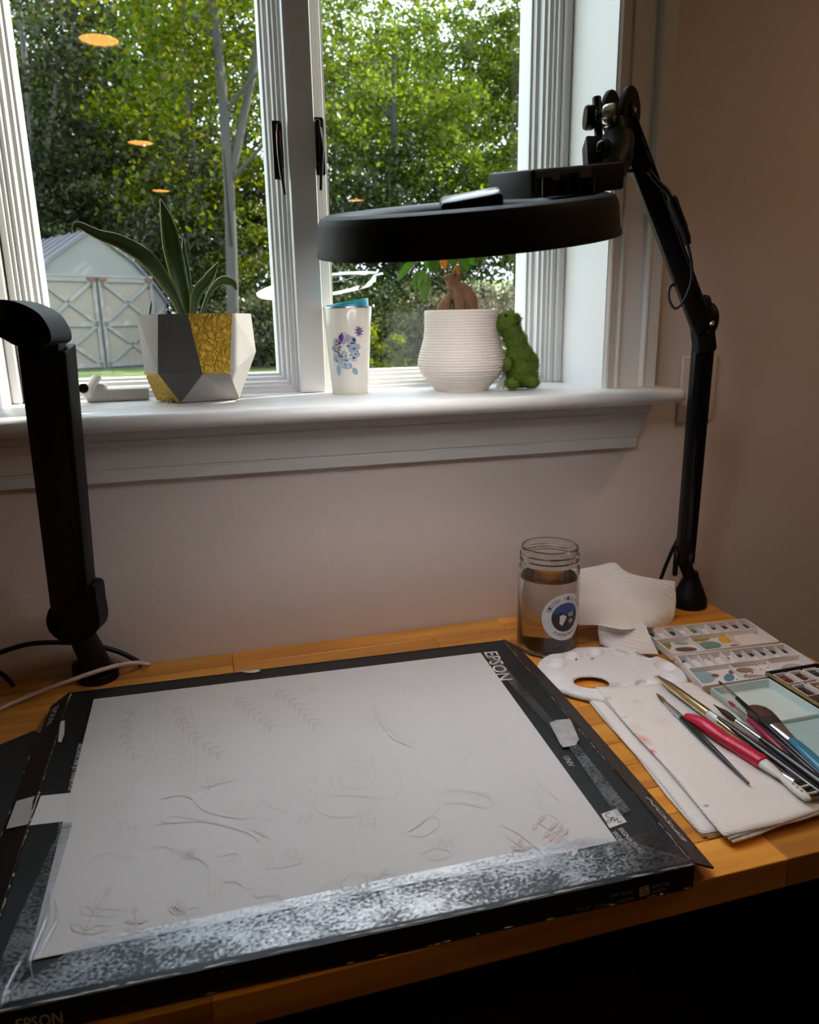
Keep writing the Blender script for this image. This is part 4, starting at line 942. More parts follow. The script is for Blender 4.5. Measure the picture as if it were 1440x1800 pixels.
b = MB(); bar(b, U0, T0, .0275, .020, RT, .0035); b.build('upper_arm', M['black_metal'], lamp)
b = MB(); b.tube([U0 + (T0 - U0) * .12 + RT * .010 - FW * .011, U0 + (T0 - U0) * .9 + RT * .010 - FW * .011], .0022, 8); b.build('spring_rod', M['black_gloss'], lamp)
# top joint
ja = (RT * .75 - FW * .66).normalized()
for s, r in ((-.014, .0215), (.010, .0235)): disc(T0 + ja * s + UP * (.002 if s < 0 else 0), r, .007, ja, 1.15).build('ear', M['black_plastic'], lamp)
disc(T0 + ja * .0145, .0085, .003, ja).build('joint_cap', M['black_gloss'], lamp); disc(T0 + ja * .0165, .003, .002, ja).build('bolt', M['chrome'], lamp)
kd = .86
b = MB(); b.tube([DP(1049, 172, kd), DP(1053, 246, kd)], [.0052, .0048], 12); b.build('pivot_pin', M['black_metal'], lamp)
def kn(px, py, d, r, t, a, nm='knob', m='black_gloss'):
    o = disc(DP(px, py, d), r, t, a).build(nm, M[m], lamp); return o
k1 = kn(1036, 207, kd, .0135, .0105, RT); k2 = kn(1073, 203, kd - .012, .0125, .013, (RT * .9 - FW * .5), m='chrome')
MB().rbox(DP(1050, 203, kd), (.014, .012, .016), .002, 2).build('clamp_block', M['black_metal'], lamp)
b = MB(); bar(b, DP(1042, 304, .835), DP(1039, 250, .845), .0165, .022, RT, .002); b.build('bracket', M['black_plastic'], lamp)
b = MB(); b.tube(crv([DP(1082, 215, .86), DP(1086, 245, .855), DP(1082, 272, .845), DP(1074, 300, .835)], 5), [.012] * 5 + [.019] * 5 + [.020] * 3 + [.018] * 3, 18); b.build('swivel', M['black_plastic'], lamp, merge=False)
kn(1062, 262, .828, .010, .010, (RT * .8 - FW * .6), 'swivel_knob')
# ring head
KH = .86; hc = DP(819, 396, .74); ex = (DP(1083, 385, .74) - DP(553, 430, .755)); ex.normalize()
vw = (hc - Vector(CAM)).normalized(); w = ex.cross(vw).normalized()
w = w if w.z > 0 else -w
hn = (w * math.cos(math.radians(3.0)) - vw * math.sin(math.radians(3.0))); hn = (hn - ex * hn.dot(ex)).normalized(); ey = hn.cross(ex)
qa = math.radians(30); ex, ey = ex * math.cos(qa) + ey * math.sin(qa), ey * math.cos(qa) - ex * math.sin(qa)     # the neck points back to the arm
def HL(x, y, z): return hc + (ex * x + ey * y + hn * z) * KH
fr = (ex * KH, ey * KH, hn * KH)
MB().lathe([(.122, .010), (.126, .016), (.142, .0215), (.160, .0235), (.1685, .0205), (.1725, .012), (.1745, -.012), (.1765, -.017), (.1765, -.0205), (.172, -.0205), (.166, -.0155), (.128, -.0155), (.122, -.011)], hc, 96, frame=fr, close=True).build('ring_housing', M['black_plastic'], lamp, smooth=40)
MB().lathe([(.128, -.0150), (.128, -.0185), (.166, -.0185), (.166, -.0150)], hc, 72, frame=fr, close=True).build('diffuser', M['diffuser'], lamp)
MB().lathe([(.0001, .006), (.08, .004), (.1225, .0), (.1225, -.003), (.08, -.005), (.0001, -.006)], hc, 64, frame=fr).build('lens', M['lens'], lamp, smooth=180)
rot = Matrix((ex, ey, hn)).transposed()
b = MB(); b.rbox(HL(.112, -.026, .038), (0.1178, 0.0731, 0.0258), .003, 2, rot); cb = b.build('control_box', M['black_plastic'], lamp)
MB().rbox(HL(.088, -.0695, .040), (0.0688, 0.0018, 0.0190), .0008, 1, rot).build('control_panel', M['panel_gloss'], cb)
for x, r, hgt in ((.052, .0072, .020), (.076, .0062, .016), (.091, .0058, .022), (.109, .0080, .016)):
    MB().lathe([(.0001, 0), (r, 0), (r, hgt * .85), (r * .85, hgt), (.0001, hgt)], HL(x + .005, -.0795, .024), 20, frame=fr).build('button', M['black_gloss'], cb)
MB().rbox(HL(.1495, -.01, .008), (0.0224, 0.0774, 0.0516), .006, 2, rot).build('neck', M['black_plastic'], lamp)
b = MB(); r2 = rot @ Matrix.Rotation(math.radians(-30), 3, 'Z') @ Matrix.Rotation(math.radians(9), 3, 'X') @ Matrix.Rotation(math.radians(-5), 3, 'Y'); b.rbox(HL(-.060, -.104, .028), (0.0534, 0.0344, 0.0112), .003, 2, r2); b.build('lens_cover_catch', M['black_gloss'], lamp)
b = MB(); b.tube([HL(.165, -.02, .046), DP(1112, 300, .89)], .0022, 8); b.build('link', M['black_metal'], lamp)
# its cable
C1 = crv([DP(1140, 300, .895), DP(1156, 320, .90), DP(1172, 335, .905), DP(1183, 352, .905)], 5)
MB().tube(C1, .0035, 8).build('cable_guide', M['black_rubber'], lamp)
MB().tube(crv([DP(1180, 346, .905), DP(1190, 375, .915), DP(1202, 405, .935), DP(1210, 430, .94)], 5), [.005] + [.0068] * 9 + [.0058] * 4 + [.0045, .004], 12).build('cable_plug', M['black_rubber'], lamp)
MB().tube(crv([DP(1209, 428, .94), DP(1216, 465, .945), DP(1214, 500, .95), DP(1200, 532, .955), DP(1186, 542, .96), DP(1176, 525, .965), DP(1178, 505, .97), DP(1190, 498, .985)], 7), .0018, 8).build('cable', M['black_rubber'], lamp)
MB().tube(crv([DP(1196, 940, 1.215), DP(1180, 972, 1.225), DP(1166, 1006, 1.235), DP(1156, 1035, 1.24)], 5), .0030, 8).build('cable', M['black_rubber'], lamp)

# ------------------------------------------------------------------ jointed arm at the left
lb = Vector((-.170, -.030, DT))
arm = thing('desk_lamp', lb, 'black flat-armed lamp stand at the left end of the desk', 'lamp')
LR = Vector((.9627, -.2701, 0)).normalized(); LF = Vector((.2576, .9332, 0)).normalized()
MB().lathe([(.0001, 0), (.0255, 0), (.0265, .002), (.0265, .010), (.025, .012), (.0001, .012)], lb, 32).build('base', M['black_plastic'], arm)
MB().rbox(lb + Vector((-.014, .012, .012)), (.040, .018, .022), .003).build('clamp', M['black_metal'], arm)
MB().tube([lb + Vector((0, 0, .010)), lb + Vector((-.006, -.006, .045)), lb + Vector((-.014, -.02, .085))], [.0195, .0180, .0165], 24).build('post', M['black_metal'], arm)
d0, d1 = .945, .755
b = MB(); S0 = DP(126, 1085, d0); S1 = DP(72, 590, d1); rr = bar(b, S0, S1, .0435, .022, LR, .004); b.build('lower_arm', M['black_metal'], arm)
b = MB(); dv = (S1 - S0); bar(b, S0 + dv * .08 + LR * .0235 + LF * .004, S0 + dv * .965 + LR * .0235 + LF * .004, .009, .028, LR, .002); b.build('side_rail', M['black_plastic'], arm)
b = MB(); bar(b, S0 + dv * .04 - LF * .0115, S0 + dv * .94 - LF * .0115, .023, .003, LR, .001); b.build('arm_channel', M['black_plastic'], arm)
def outline(pts, dep, th, m, nm, par, r=.004):
    """rounded plate cut to an outline seen from the front"""
    P = [DP(x, y, dep) for x, y in crv2(pts)]; b = MB(); b.prism(P, LF * th); return b.build(nm, M[m], par, smooth=30)
def crv2(pts):
    P = crv([Vector((x, y, 0)) for x, y in pts + pts[:1]], 4)[:-1]; return [(p.x, p.y) for p in P]
outline([(84, 1075), (92, 1062), (108, 1048), (140, 1060), (150, 1100), (138, 1128), (110, 1128), (88, 1112), (81, 1092)], .945, .026, 'black_plastic', 'joint_cover', arm)
outline([(152, 1028), (166, 1033), (170, 1060), (175, 1092), (168, 1112), (142, 1128), (118, 1130), (103, 1115), (104, 1085), (122, 1052), (138, 1035)], .915, .028, 'black_plastic', 'joint_cover', arm)
outline([(-30, 527), (10, 527), (40, 535), (68, 551), (85, 575), (90, 592), (86, 603), (62, 611), (35, 606), (8, 594), (-30, 580)], .725, .046, 'black_plastic', 'elbow_cover', arm, .006)
b = MB(); b.tube([DP(15, 562, .75), DP(-120, 520, .68), DP(-330, 470, .60)], [.019, .019, .018], 20, flat=.8); b.build('upper_arm', M['black_metal'], arm)
he = DP(-330, 470, .60); hd = (DP(-330, 470, .60) - DP(-120, 520, .68)).normalized(); b = MB(); bar(b, he - hd * .01, he + hd * .28, .050, .016, Vector((0, 1, 0)), .004); b.build('lamp_head', M['black_plastic'], arm)
MB().tube(crv([DP(60, 606, .745), DP(30, 603, .74), DP(5, 590, .73), DP(-30, 578, .72)], 5), .003, 10).build('cable', M['black_rubber'], arm)

# loose cables
b = MB(); P = crv([W(-60, 1172, -.05), W(0, 1147, -.03), W(60, 1131, -.020), W(140, 1131, -.013), W(200, 1143, -.012), W(238, 1160, -.012), D(250, 1170, .7440)], 8); b.tube(P, .0034, 10)
tag(b.build('black_cable', M['black_rubber'], smooth=180), 'thick black cable arching behind the left lamp post', 'cable')
b = MB(); P = crv([W(-40, 1166, -.03), W(-10, 1178, -.025), W(10, 1190, -.02), D(24, 1206, .7435)], 8); b.tube(P, .003, 10)
tag(b.build('black_cable', M['black_rubber'], smooth=180), 'short black cable end lying at the far left of the desk', 'cable')
b = MB(); P = crv([D(-40, 1263, .7435), D(0, 1246, .744), W(60, 1220, -.072), W(130, 1194, -.068), W(190, 1174, -.060), W(235, 1165, -.030), D(262, 1168, .7435)], 8); b.tube(P, .0030, 10)
tag(b.build('pale_cable', M['pinkwire'], smooth=180), 'pale pink cable crossing in front of the left lamp post', 'cable')
# ------------------------------------------------------------------ black paper box used as a drawing board
ZB = DT + .024
TL, TR, BR, BL = D(125, 1217, ZB), D(885, 1125, ZB), D(1220, 1519, ZB), D(-56, 1790, ZB)
bc = (TL + TR + BR + BL) / 4; bc.z = DT
box = thing('paper_box', bc, 'flat black cardboard paper box taped at the edges under the white sheet', 'box')
b = MB(); b.prism([TL, TR, BR, BL], (0, 0, -.003)); b.build('lid', M['card'], box, bevel=.0008, seg=1)
def dn(v, k=1): return Vector((v.x, v.y, DT + .0015 * k))
b = MB()                                          # body below the lid
ins = [v + (bc - v).normalized() * .004 for v in (TL, TR, BR, BL)]
b.prism([Vector((v.x, v.y, DT + .0004)) for v in ins], (0, 0, .0200)); b.build('tray', M['card'], box, smooth=0)
b = MB(); q = Vector((0, -.0015, 0)); b.prism([BL + q, BR + q, Vector((BR.x, BR.y, DT + .001)) + q, Vector((BL.x, BL.y, DT + .001)) + q], (0, .0025, 0)); b.build('front_side', M['card'], box, smooth=0)
b = MB(); b.prism([TL, TR, Vector((TR.x, TR.y, DT + .001)), Vector((TL.x, TL.y, DT + .001))], (0, -.0025, 0)); b.build('back_side', M['card'], box, smooth=0)
def flap(name, top, bot, m):
    b = MB(); n = len(top); nn = (top[-1] - top[0]).cross(bot[0] - top[0]).normalized(); nn = nn if nn.z > 0 else -nn
    for i in range(n - 1): b.prism([top[i], top[i + 1], bot[i + 1], bot[i]], nn * .0018)
    return b.build(name, M[m], box, smooth=30)
lt = [TL + (BL - TL) * t for t in (0, .25, .5, .75, 1)]
lo = [D(91, 1243, DT + .010), D(58, 1318, DT + .007), D(10, 1455, DT + .006), D(-55, 1610, DT + .005), D(-125, 1790, DT + .005)]
flap('side_flap', lt, lo, 'card')
rt2 = [TR + (BR - TR) * t for t in (0, .2, .4, .6, .8, 1)]
ro = [D(912, 1140, DT + .016), D(985, 1218, DT + .012), D(1058, 1302, DT + .009), D(1128, 1382, DT + .007), D(1195, 1458, DT + .006), D(1254, 1528, DT + .009)]
flap('side_flap', rt2, ro, 'card_flap')
# worn fold lines and torn corners: bare fibre showing
rc = random.Random(9)
def worn(a, c, n, w, lo_=.002, hi=.012, off=Vector((0, 0, .0006)), nm='worn_edge'):
    b = MB()
    for i in range(n):
        t = rc.random(); L_ = rc.uniform(lo_, hi) / (c - a).length; p = a.lerp(c, t); q = a.lerp(c, min(1, t + L_)); u = Vector((0, 0, 1)).cross(q - p).normalized() * w * rc.uniform(.4, 1.2)
        j = Vector((rc.uniform(-1, 1), rc.uniform(-1, 1), 0)) * .0006
        b.add([p + off + j, p.lerp(q, .4) + u + off + j, q + off + j, p.lerp(q, .5) - u * .8 + off + j], [(0, 1, 2, 3)])
    o = b.build(nm, M['chip'], box, smooth=0, merge=False); o['kind'] = 'stuff'; return o
worn(TL, BL, 46, .0009); worn(TR, BR, 60, .0008); worn(BL, BR, 40, .0009, .006, .035); worn(TL, TR, 30, .0008)
for a, c in zip(lo[:-1], lo[1:]): worn(a, c, 9, .0008, off=Vector((0, 0, .0022)))
worn(BL + Vector((0, -.0030, -.020)), BR + Vector((0, -.0030, -.020)), 14, .0008, .003, .012, Vector((0, -.0002, 0)))
b = MB(); q = D(442, 1181, ZB + .0012); b.add([q + Vector(v) for v in ((-.012, .004, 0), (-.002, .005, 0), (.010, .005, 0), (.012, -.001, 0), (.004, -.004, 0), (-.004, -.002, 0))], [(0, 1, 2, 3, 4, 5)]); b.build('torn_patch', M['chip'], box, smooth=0)
b = MB(); P = [D(*p, ZB + .0012) for p in ((106, 1268), (114, 1266), (113, 1290), (108, 1305), (102, 1304))]; b.add(P, [tuple(range(5))]); b.build('torn_patch', M['chip'], box, smooth=0)
# white strip round the left edge
zt = ZB + .0006
b = MB(); A = [D(138, 1392, zt), D(72, 1399, zt)]; B_ = [D(118, 1443, zt), D(52, 1451, zt)]; fo = [D(32, 1412, DT + .0125), D(14, 1461, DT + .0115)]
b.add([A[0], A[1], B_[1], B_[0]], [(0, 1, 2, 3)]); b.add([A[1] + Vector((-.0012, 0, .0016)), fo[0] + Vector((-.0012, 0, .0028)), fo[1] + Vector((-.0012, 0, .0028)), B_[1] + Vector((-.0012, 0, .0016))], [(0, 1, 2, 3)])
b.build('white_strip', M['print_white'], box, smooth=0)
# clear packing tape
def tape(poly, z, nm='clear_tape', m='tape', th=.0002):
    b = MB(); b.prism([D(x, y, z) for x, y in poly], (0, 0, th)); return b.build(nm, M[m], box, smooth=0)
tape([(150, 1655), (1030, 1472), (1092, 1474), (1218, 1512), (640, 1634), (-30, 1770)], ZB + .0030)
tape([(110, 1446), (128, 1446), (58, 1688), (10, 1766), (-30, 1766), (30, 1620)], ZB + .0024)
tape([(990, 1298), (1006, 1296), (1108, 1424), (1086, 1436)], ZB + .0024)
tape([(852, 1152), (868, 1150), (1010, 1308), (996, 1312)], ZB + .0022, m='film')
tape([(1085, 1478), (1160, 1456), (1218, 1518), (1120, 1540)], ZB + .0034, m='film')
b = MB(); P = [(966, 1271), (978, 1266), (1002, 1264), (1006, 1272), (1018, 1300), (1012, 1310), (990, 1314), (985, 1308)]; b.prism([D(x, y, ZB + .0024) for x, y in P], (0, 0, .0004)); o = b.build('silver_tape', M['foil'], box, smooth=0); o['label'] = 'crinkled silver tape patch'
# raised wrinkle of film at the near left corner of the sheet
def fold_strip(pts, w, h):
    b = MB(); P = crv([D(x, y, ZB + .0036) for x, y in pts], 6)
    b.tube(P, [w * math.sin(pi * (i + .6) / (len(P) + .2)) for i in range(len(P))], 8, flat=h); o = b.build('film_fold', M['film'], box, smooth=180); return o
fold_strip([(86, 1570), (82, 1610), (66, 1650), (52, 1690), (58, 1720)], .0030, .7); fold_strip([(48, 1668), (30, 1700), (10, 1740), (0, 1775)], .0028, .7); fold_strip([(95, 1580), (100, 1615), (80, 1655), (64, 1690)], .0016, .6)
# lettering
def tx(s_, x0, y0, x1, y1, ux, uy, hpx, z, m='print_white', up=None, bold=0.0, par=None, hscale=1):
    p0 = D(x0, y0, z); p1 = D(x1, y1, z); u = D(x0 + ux, y0 + uy, z) - p0; h = (D(x0 + ux * hpx / math.hypot(ux, uy), y0 + uy * hpx / math.hypot(ux, uy), z) - p0).length
    return text(s_, p0, p1, u, h * hscale, M[m], par or box, bold=bold)
zt = ZB + .0005
tx('EPSON', 851, 1147, 877, 1197, 20, -3, 22, zt, bold=.012)
tx('ARCHIVAL INK JET PAPER FOR', 138, 1308, 119, 1391, 7, 1, 6, zt)
tx('DUCTION', 104, 1447, 98, 1486, 7, 1, 7, zt, 'print_grey')
tx('SIGNATURE', 1086, 1457, 1126, 1502, 8, -4, 7, zt); tx('WORTHY', 1075, 1463, 1103, 1495, 8, -4, 7, zt)
tx('IONAL', 1059, 1484, 1072, 1508, 8, -3, 10, zt, 'print_grey')
tx('UNIV', 990, 1330, 1000, 1348, 8, -3, 9, zt, 'print_grey')
b = MB(); b.prism([D(x, y, zt) for x, y in ((1057, 1431), (1084, 1422), (1102, 1445), (1072, 1456))], (0, 0, .0002)); lg = b.build('logo_square', M['print_white'], box, smooth=0)
def ink(pts, w, z, m='ink', par=None, nm='script_mark'):
    b = MB(); b.strip(crv([D(x, y, z) for x, y in pts], 5), w); return b.build(nm, M[m], par or lg, smooth=0, merge=False)
ink([(1073, 1429), (1066, 1430), (1067, 1436), (1076, 1438), (1072, 1446), (1063, 1445), (1072, 1441), (1078, 1436), (1080, 1444), (1085, 1438), (1088, 1446), (1094, 1443)], .0008, zt + .0005)
def flp(t, s): a = TL + (BL - TL) * t; k = t * 4; i = min(3, int(k)); c = lo[i].lerp(lo[i + 1], k - i); return a.lerp(c, s)
text('EPSON', flp(.045, .72), flp(.145, .72), flp(.045, .2) - flp(.045, .72), .0090, M['print_white'], box, eps=.0024, bold=.012)
def fx(s_, x0, y0, x1, y1, hh, m='print_grey', bold=0):
    yy = BL.y + (BR.y - BL.y) * .5 - .003
    p0 = W(x0, y0, yy); p1 = W(x1, y1, yy); yA = BL.y + (BR.y - BL.y) * (p0.x - BL.x) / (BR.x - BL.x) - .0019; p0 = W(x0, y0, yA); yB = BL.y + (BR.y - BL.y) * (p1.x - BL.x) / (BR.x - BL.x) - .0019; p1 = W(x1, y1, yB)
    return text(s_, p0, p1, (0, 0, 1), hh, M[m], box, bold=bold)
fx('EPSON', 30, 1812, 111, 1797, .0100, 'print_gold', .01)
fx('SIGNATURE', 1145, 1561, 1177, 1554, .0030); fx('WORTHY', 1146, 1570, 1170, 1565, .0030)
fx('SOFT GLOSS', 1074, 1577, 1112, 1569, .0030); fx('S045299', 1085, 1587, 1114, 1581, .0030); fx('25 Sheets', 1046, 1596, 1076, 1589, .0030); fx('17" x 22"', 1012, 1602, 1038, 1596, .0030)
yy = BR.y - .0020; b = MB(); b.prism([W(1124, 1561, yy), W(1141, 1556, yy), W(1142, 1572, yy), W(1125, 1577, yy)], (0, .0002, 0)); lg2 = b.build('logo_square', M['print_gold'], box, smooth=0)
b = MB(); b.strip(crv([W(x, y, yy - .0004) for x, y in ((1134, 1560), (1129, 1562), (1134, 1566), (1128, 1572), (1134, 1568), (1136, 1572), (1140, 1566))], 5), .0006, (0, -1, 0)); b.build('script_mark', M['ink'], lg2, smooth=0, merge=False)
# upside-down name on the right flap
fa, fb_ = ro[4], ro[3]
p0 = rt2[5].lerp(ro[5], .58).lerp(rt2[4].lerp(ro[4], .58), .42); p1 = rt2[4].lerp(ro[4], .58).lerp(rt2[3].lerp(ro[3], .58), .28)
upv = (rt2[4] - ro[4]).normalized()
text('EPSON', p0, p1, upv, .0072, M['print_white'], box, eps=.0026, bold=.012)

# ------------------------------------------------------------------ drawing sheet with a faint pencil sketch
ZP = ZB + .0007
c4 = [D(165, 1230, ZP), D(845, 1148, ZP), D(1085, 1480, ZP), D(50, 1690, ZP)]
pc = sum(c4, Vector()) / 4
sheet = thing('drawing_sheet', pc, 'large white drawing sheet with a faint pencil sketch on the black box', 'paper')
b = MB(); b.prism(c4, (0, 0, .0007)); b.build('sheet', M['paper'], sheet, smooth=0)
ZI = ZP + .0010
DR = {'pencil': MB(), 'pencil_red': MB(), 'blush': MB()}
def ln(pts, w=.0007, k='pencil', sm=True):
    global ZI; ZI += 2e-6
    P = [D(x, y, ZI) for x, y in pts]; DR[k].strip(crv(P, 5) if sm and len(P) > 2 else P, w)
def fill(pts, k='blush'):
    global ZI; ZI += 2e-6
    P = [D(x, y, ZI) for x, y in pts]; DR[k].add(P, [tuple(range(len(P)))])
def petal(x, y, a, L_, w, k='pencil', solid=True, kf='blush', sy=.75):
    ca, sa = math.cos(a), math.sin(a); pts = []
    for i in range(13):
        t = i / 6 if i <= 6 else (12 - i) / 6; s = 1 if i <= 6 else -1; u = t * L_; v = s * w * math.sin(pi * min(1, t * .98 + .01)) ** .8
        pts.append((x + u * ca - v * sa, y + (u * sa + v * ca) * sy))
    if solid: fill(pts, kf)
    else: ln(pts, .0006, k, False)
def frond(pts, n, L_, k='pencil', kf='blush', ang=.75):
    P = crv([Vector((x, y, 0)) for x, y in pts], 8); ln(pts, .0008, k)
    for i in range(n):
        p = P[int((i + .5) / n * (len(P) - 1))]; q = P[min(len(P) - 1, int((i + .5) / n * (len(P) - 1)) + 1)]; a = math.atan2(q.y - p.y, q.x - p.x)
        for s in (-1, 1): petal(p.x, p.y, a + s * ang + pi * .0, L_, L_ * .13, k, True, kf)
frond([(232, 1245), (222, 1275), (222, 1305), (240, 1335)], 7, 17); frond([(312, 1238), (318, 1268), (345, 1300), (392, 1330)], 10, 19); frond([(412, 1226), (430, 1242), (455, 1262), (478, 1280)], 8, 17)
frond([(480, 1216), (510, 1232), (535, 1255), (556, 1278)], 8, 17); frond([(548, 1208), (553, 1222)], 2, 14)
ln([(276, 1240), (275, 1290), (262, 1330), (240, 1370), (215, 1415), (202, 1432)]); ln([(240, 1250), (258, 1258), (272, 1258)]); ln([(335, 1240), (342, 1280), (346, 1320), (338, 1385)])
ln([(383, 1218), (388, 1240), (402, 1252)]); ln([(360, 1262), (372, 1268), (384, 1285), (410, 1282), (422, 1262)])
ln([(270, 1345), (278, 1322), (305, 1312), (330, 1318), (336, 1340), (320, 1358), (295, 1364), (275, 1356), (270, 1345)]); ln([(284, 1330), (300, 1322), (322, 1326), (326, 1342), (306, 1355), (288, 1348)]); ln([(294, 1338), (304, 1334), (318, 1338), (312, 1348), (298, 1350)])
for p in (((362, 1398), (368, 1385), (362, 1368)), ((368, 1385), (380, 1378), (392, 1362)), ((374, 1381), (378, 1364)), ((380, 1378), (402, 1374), (412, 1366)), ((368, 1388), (352, 1380)), ((390, 1376), (398, 1364))): ln(p, .0010)
ln([(280, 1412), (300, 1400), (330, 1400), (350, 1418), (365, 1428), (400, 1436), (430, 1438), (448, 1425), (458, 1412), (462, 1406), (468, 1414), (474, 1410), (478, 1420), (504, 1426), (490, 1432), (470, 1440), (445, 1454)])
ln([(282, 1444), (310, 1446), (350, 1444), (390, 1450), (430, 1462), (445, 1470), (456, 1480)]); ln([(305, 1434), (340, 1440), (362, 1442)]); ln([(440, 1455), (455, 1465), (472, 1472)])
fill([(282, 1442), (302, 1446), (284, 1449)]); fill([(448, 1474), (462, 1481), (452, 1482)]); fill([(455, 1461), (474, 1470), (462, 1472)])
ln([(202, 1480), (212, 1460), (206, 1445), (216, 1450), (224, 1444), (222, 1458), (238, 1452), (236, 1472), (228, 1480), (204, 1482)]); ln([(184, 1418), (196, 1408), (205, 1416), (198, 1428), (186, 1430)])
ln([(150, 1525), (170, 1505), (195, 1500), (215, 1508), (226, 1502), (230, 1512)]); ln([(258, 1500), (275, 1488), (295, 1490), (304, 1504), (300, 1512)]); ln([(318, 1516), (340, 1508), (362, 1518), (368, 1545), (366, 1572), (382, 1574)]); ln([(384, 1572), (395, 1552), (415, 1550), (430, 1562), (446, 1562), (450, 1578), (480, 1572), (495, 1582)])
for (x, y, a, L_, w, so) in ((168, 1598, -1.15, 62, 9, False), (182, 1580, -1.2, 28, 5, True), (165, 1608, -2.5, 32, 9, False), (168, 1608, -.25, 44, 9, False), (148, 1638, -2.5, 30, 8, False), (148, 1640, -.35, 48, 8, False)): petal(x, y, a, L_, w, solid=so)
ln([(140, 1645), (150, 1635), (162, 1608), (182, 1575)], .0010); ln([(240, 1635), (238, 1612), (234, 1594)], .0010)
for a, L_, y in ((-2.8, 22, 1622), (-.3, 22, 1622), (-2.8, 18, 1638), (-.3, 18, 1638), (-1.6, 16, 1605)): petal(238, y, a, L_, 5)
petal(316, 1604, -1.7, 30, 11, solid=False); petal(315, 1600, -1.75, 20, 5); petal(322, 1606, -2.6, 30, 8, solid=False); petal(325, 1608, -.6, 30, 8, solid=False); ln([(332, 1625), (325, 1605), (316, 1590)], .0010)
petal(318, 1508, -.7, 36, 8, solid=False); petal(326, 1504, -.75, 20, 4); ln([(300, 1530), (312, 1516), (320, 1506)])
ln([(460, 1510), (470, 1506), (478, 1514), (468, 1526), (500, 1524), (530, 1516), (522, 1508), (505, 1512)]); ln([(500, 1506), (505, 1494), (518, 1492), (520, 1504), (508, 1508)]); ln([(390, 1506), (402, 1500), (416, 1502), (410, 1512), (398, 1514)])
# figure with basket in the middle
ln([(590, 1392), (582, 1372), (592, 1350), (612, 1338), (640, 1336), (655, 1346), (660, 1362), (652, 1378), (634, 1386), (610, 1386), (598, 1376), (594, 1362)]); ln([(604, 1352), (618, 1348), (636, 1352), (650, 1362)]); ln([(600, 1366), (604, 1362)]); ln([(628, 1366), (632, 1364)])
ln([(570, 1400), (600, 1398), (640, 1400), (680, 1404), (700, 1398)]); ln([(552, 1412), (560, 1428), (590, 1436), (630, 1434), (650, 1426), (644, 1412)]); ln([(520, 1395), (540, 1385), (556, 1400), (548, 1416)]); ln([(636, 1434), (634, 1450), (656, 1450), (660, 1436)]); ln([(632, 1450), (660, 1448), (656, 1462), (636, 1464), (632, 1450)]); ln([(528, 1374), (536, 1362), (545, 1372), (556, 1366), (552, 1380)]); ln([(525, 1448), (530, 1432), (536, 1446), (546, 1430), (548, 1444)])
frond([(655, 1330), (656, 1345)], 3, 8); ln([(688, 1360), (700, 1352), (706, 1380), (690, 1405)])
# trees and bushes on the right
ln([(655, 1240), (668, 1270), (690, 1298), (722, 1312)], .0010); ln([(660, 1242), (676, 1272), (700, 1296), (726, 1308)], .0007); ln([(676, 1262), (688, 1250), (692, 1240)]); ln([(668, 1272), (650, 1278), (628, 1272)]); ln([(640, 1262), (655, 1268), (662, 1258)])
ln([(716, 1200), (750, 1218), (785, 1232), (820, 1250)]); ln([(740, 1185), (760, 1200), (772, 1214)]); ln([(786, 1176), (805, 1190), (828, 1200)]); ln([(680, 1192), (700, 1200), (712, 1222), (724, 1228)])
ln([(790, 1328), (802, 1312), (812, 1320), (822, 1308), (828, 1326), (814, 1334)]); ln([(832, 1318), (845, 1304), (862, 1300), (876, 1306), (890, 1302)]); ln([(862, 1296), (868, 1288), (880, 1290), (876, 1300)]); ln([(780, 1395), (800, 1388), (828, 1392), (852, 1398), (868, 1412), (850, 1420), (820, 1412), (790, 1412)]); ln([(838, 1408), (846, 1394), (858, 1396), (862, 1412)])
ln([(716, 1462), (735, 1452), (756, 1436), (774, 1446), (760, 1462), (740, 1470), (720, 1468)]); ln([(742, 1502), (760, 1492), (785, 1494), (792, 1504), (770, 1512), (748, 1508)]); ln([(772, 1490), (776, 1474), (784, 1488), (794, 1474), (796, 1492)])
ln([(600, 1550), (620, 1535), (640, 1540), (648, 1558)]); ln([(560, 1570), (575, 1552), (595, 1552), (604, 1566)]); petal(668, 1540, -.9, 22, 5); petal(664, 1544, -.2, 30, 7, solid=False); petal(660, 1544, -2.4, 20, 6, solid=False)
ln([(930, 1385), (945, 1400), (955, 1425), (980, 1440), (1000, 1470)]); ln([(935, 1350), (948, 1380), (966, 1392), (985, 1410)]); ln([(880, 1450), (905, 1462), (930, 1480), (950, 1496)]); ln([(890, 1470), (920, 1490), (940, 1502)])
P = [(945, 1445), (965, 1458), (985, 1470), (1005, 1486)]; ln(P, .0009, 'pencil_red')
for (x, y), s in zip(P + [(975, 1464), (1015, 1490)], (1, 1, 1, 1, 1, 1)): petal(x, y, -.9, 24, 4.5, 'pencil_red', True, 'pencil_red'); petal(x, y, 2.0, 22, 4.5, 'pencil_red', True, 'pencil_red')
ln([(915, 1505), (914, 1482)], .0009, 'pencil_red')
for a, y in ((-2.7, 1494), (-.4, 1494), (-2.7, 1504), (-.4, 1504), (-1.57, 1488)): petal(915, y, a, 20, 4.5, 'pencil_red', True, 'pencil_red')
for k in DR: o = DR[k].build('pencil_lines', M[k], sheet, smooth=0, merge=False); o['kind'] = 'stuff'

# ------------------------------------------------------------------ black folio under the box
b = MB(); P = [D(x, y, DT + .0015) for x, y in ((-90, 1352), (-10, 1320), (62, 1290), (74, 1296), (70, 1312), (40, 1420), (-40, 1660), (-120, 1660))]
b.prism(P, (0, 0, .0055)); tag(b.build('folio', M['sleeve'], bevel=.001, seg=1), 'black folio lying under the left edge of the box', 'folio')

